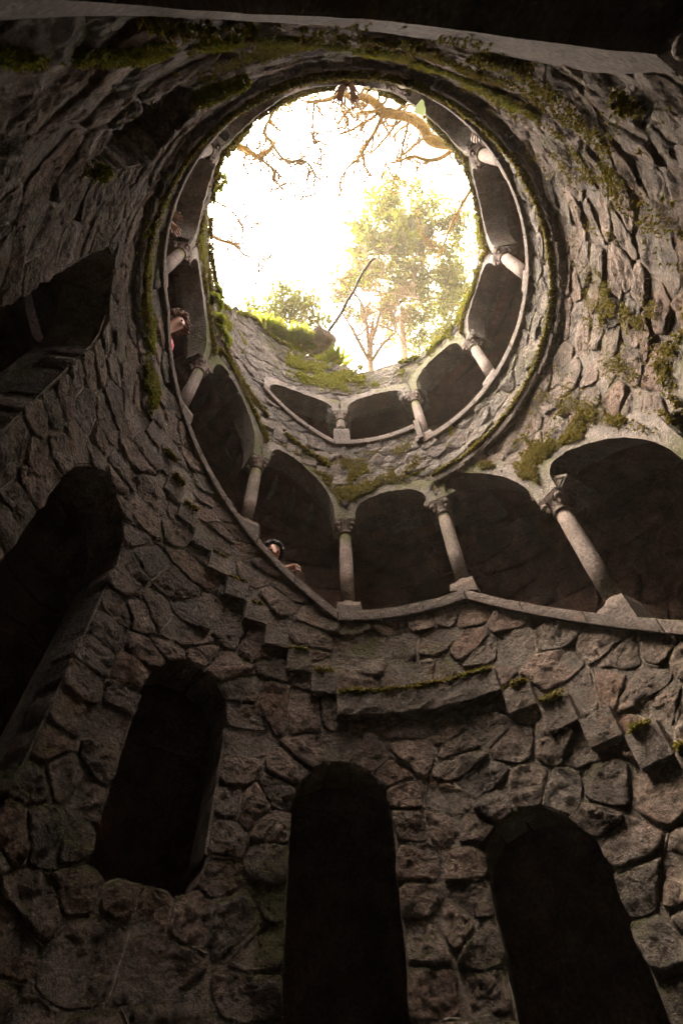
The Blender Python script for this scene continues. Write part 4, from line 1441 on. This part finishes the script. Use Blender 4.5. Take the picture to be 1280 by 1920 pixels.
def person(label, az, floor, head, hands, shirt, skin, hair, hair_n, r_st=1.27, sleeve=0.82, face_dir=None, group='visitors looking over the rails'):
    """head, hands: (az, z, r) targets; the figure stands in the passage and bends over the rail"""
    feet = W(az, floor, r_st)
    fw = Vector((-feet.x, -feet.y, 0)).normalized()
    sd = fw.cross(Vector((0, 0, 1))).normalized()
    up = Vector((0, 0, 1))
    root = thing('person', feet, label, 'person', group)
    hd = W(*head)
    look = (face_dir or (fw * 0.75 - up * 0.6)).normalized()
    nk = hd - fw * 0.07 - up * 0.13
    pel = feet + up * min(0.92, (hd - feet).z * 0.62) - fw * 0.05
    ch = pel.lerp(nk, 0.72) - fw * 0.02 + up * 0.02
    V, E, R = [], [], []

    def add(p, r, par=None):
        V.append(Vector(p)); R.append(r)
        if par is not None: E.append((par, len(V) - 1))
        return len(V) - 1
    ip = add(pel, 0.125)
    ist = add(pel.lerp(ch, 0.5), 0.118, ip)
    ic = add(ch, 0.13, ist)
    ink = add(nk, 0.052, ic)
    ih = add(hd - up * 0.03 + look * 0.01, 0.074, ink)
    ih2 = add(hd + up * 0.035 - look * 0.012, 0.092, ih)
    add(hd + up * 0.1 - look * 0.025, 0.058, ih2)
    add(hd - up * 0.03 + look * 0.108, 0.012, add(hd + look * 0.075 - up * 0.0, 0.02, ih))      # nose
    for s in (-1, 1):
        h = add(pel + sd * s * 0.1 - up * 0.08, 0.085, ip)
        k = add(feet.lerp(pel, 0.52) + sd * s * 0.11 + fw * 0.07, 0.058, h)
        a = add(feet + sd * s * 0.11 + up * 0.07, 0.042, k)
        add(feet + sd * s * 0.12 + up * 0.035 + fw * 0.15, 0.036, a)
    arms = []
    for s, hp in zip((-1, 1), hands):
        sh = ch.lerp(nk, 0.55) + sd * s * 0.17
        i1 = add(sh, 0.062, ic)
        if hp is None:
            e, w = sh - up * 0.25 - fw * 0.14 + sd * s * 0.03, sh - up * 0.48 - fw * 0.12
        else:
            w = W(*hp)
            e = sh.lerp(w, 0.5) - up * 0.1 + sd * s * 0.05
        i2 = add(e, 0.045, i1)
        i3 = add(w, 0.03, i2)
        d = (w - e).normalized()
        d = (d * 0.75 + fw * 0.25 - up * 0.25).normalized()
        q = d.cross(up).normalized()
        nrm = q.cross(d)
        pm = add(w + d * 0.065, 0.032, i3)
        for j, (off, ln) in enumerate(((-0.033, 0.068), (-0.011, 0.08), (0.011, 0.074), (0.033, 0.056))):
            f1 = add(w + d * 0.1 + q * off, 0.0095, pm)
            f2 = add(w + d * (0.1 + ln * 0.55) + q * off * 1.15 - up * 0.012, 0.009, f1)
            add(w + d * (0.1 + ln * 0.9) + q * off * 1.2 - up * 0.042, 0.0075, f2)
        t1 = add(w + d * 0.045 - q * s * 0.045, 0.011, i3)
        add(w + d * 0.09 - q * s * 0.06, 0.009, t1)
        arms.append((sh, e, w))
    skin_obj('body', V, E, R, skin, root, 0, 2)
    # jersey over trunk and arms
    V2, E2, R2 = [pel + up * 0.03, pel.lerp(ch, 0.5), ch, ch.lerp(nk, 0.6)], [(0, 1), (1, 2), (2, 3)], [0.145, 0.138, 0.152, 0.085]
    for sh, e, w in arms:
        n = len(V2)
        V2 += [sh, sh.lerp(e, 0.5), e, e.lerp(w, sleeve)]
        R2 += [0.08, 0.068, 0.06, 0.047]
        E2 += [(2, n), (n, n + 1), (n + 1, n + 2), (n + 2, n + 3)]
    skin_obj('jersey', V2, E2, R2, shirt, root, 0, 1)
    V3, E3, R3 = [pel - up * 0.02], [], [0.14]
    for s in (-1, 1):
        n = len(V3)
        V3 += [pel + sd * s * 0.1 - up * 0.1, feet.lerp(pel, 0.52) + sd * s * 0.11 + fw * 0.07, feet + sd * s * 0.11 + up * 0.1]
        R3 += [0.1, 0.074, 0.06]
        E3 += [(0, n), (n, n + 1), (n + 1, n + 2)]
    skin_obj('trousers', V3, E3, R3, M['dark_cloth'], root, 0, 1)
    # eyes, brows
    for s in (-1, 1):
        c = hd + look * 0.083 + sd * s * 0.033 + up * 0.018
        obj('eye', [c + Vector(x) * 0.013 for x in ICO_V], ICO_F, M['eye'], root)
    # hair: a cap of locks over the back and top of the skull
    mb = MB()
    for _ in range(hair_n):
        d = Vector((rnd.gauss(0, 1), rnd.gauss(0, 1), rnd.gauss(0.1, 1))).normalized()
        if d.dot(look) > 0.42: continue
        if hair_n < 200 and d.dot(look * 0.6 - up * 0.8) > 0.35: continue
        rr = 0.1 if hair_n < 200 else rnd.uniform(0.1, 0.155)
        c = hd + up * 0.03 - look * 0.015 + d * rr
        s = 0.03 if hair_n < 200 else rnd.uniform(0.016, 0.03)
        mb.add([c + Vector((x * s, y * s, z * s * 0.8)) for x, y, z in ICO1_V], ICO1_F)
    if mb.v: mb.obj('hair', hair, root, smooth=hair_n < 200)
    return root


wom = person('curly haired woman in a pink top leaning her head over the left rail', -82, zc(278) - LEDGE, (-83.2, 3.32, 1.03), ((-78.4, 3.15, 1.12), None), M['pink_cloth'], M['skin'], M['hair_brown'], 420, sleeve=0.97)
man = person('dark haired man peering over the left stretch of the near rail with one hand out', -24.5, zc(335.5) - LEDGE, (-24.6, 2.13, 1.065), (None, (-20.6, 2.045, 1.075)), M['grey_cloth'], M['skin_ruddy'], M['hair_dark'], 120)
hnd = person('person at the far left of the ring, only pale clasped hands showing over the rail', -115.5, 3.148 - LEDGE, (-116, 3.46, 1.235), ((-116.8, 3.215, 1.03), (-115.0, 3.24, 1.03)), M['dark_cloth'], M['skin'], M['hair_dark'], 120, r_st=1.33)
fst = person('person at the upper right of the ring resting one pale hand on the rail', 142, 3.148 - LEDGE, (142.5, 3.46, 1.235), ((141, 3.165, 1.04), None), M['dark_cloth'], M['skin'], M['hair_dark'], 120, r_st=1.33)
top = person('person at the top of the ring in maroon sleeves reaching both arms over the rail', 178, 3.148 - LEDGE, (176, 3.45, 1.2), ((176.9, 3.30, 0.972), (179.3, 3.30, 0.968)), M['maroon_cloth'], M['skin'], M['hair_dark'], 120, r_st=1.3, sleeve=0.97)
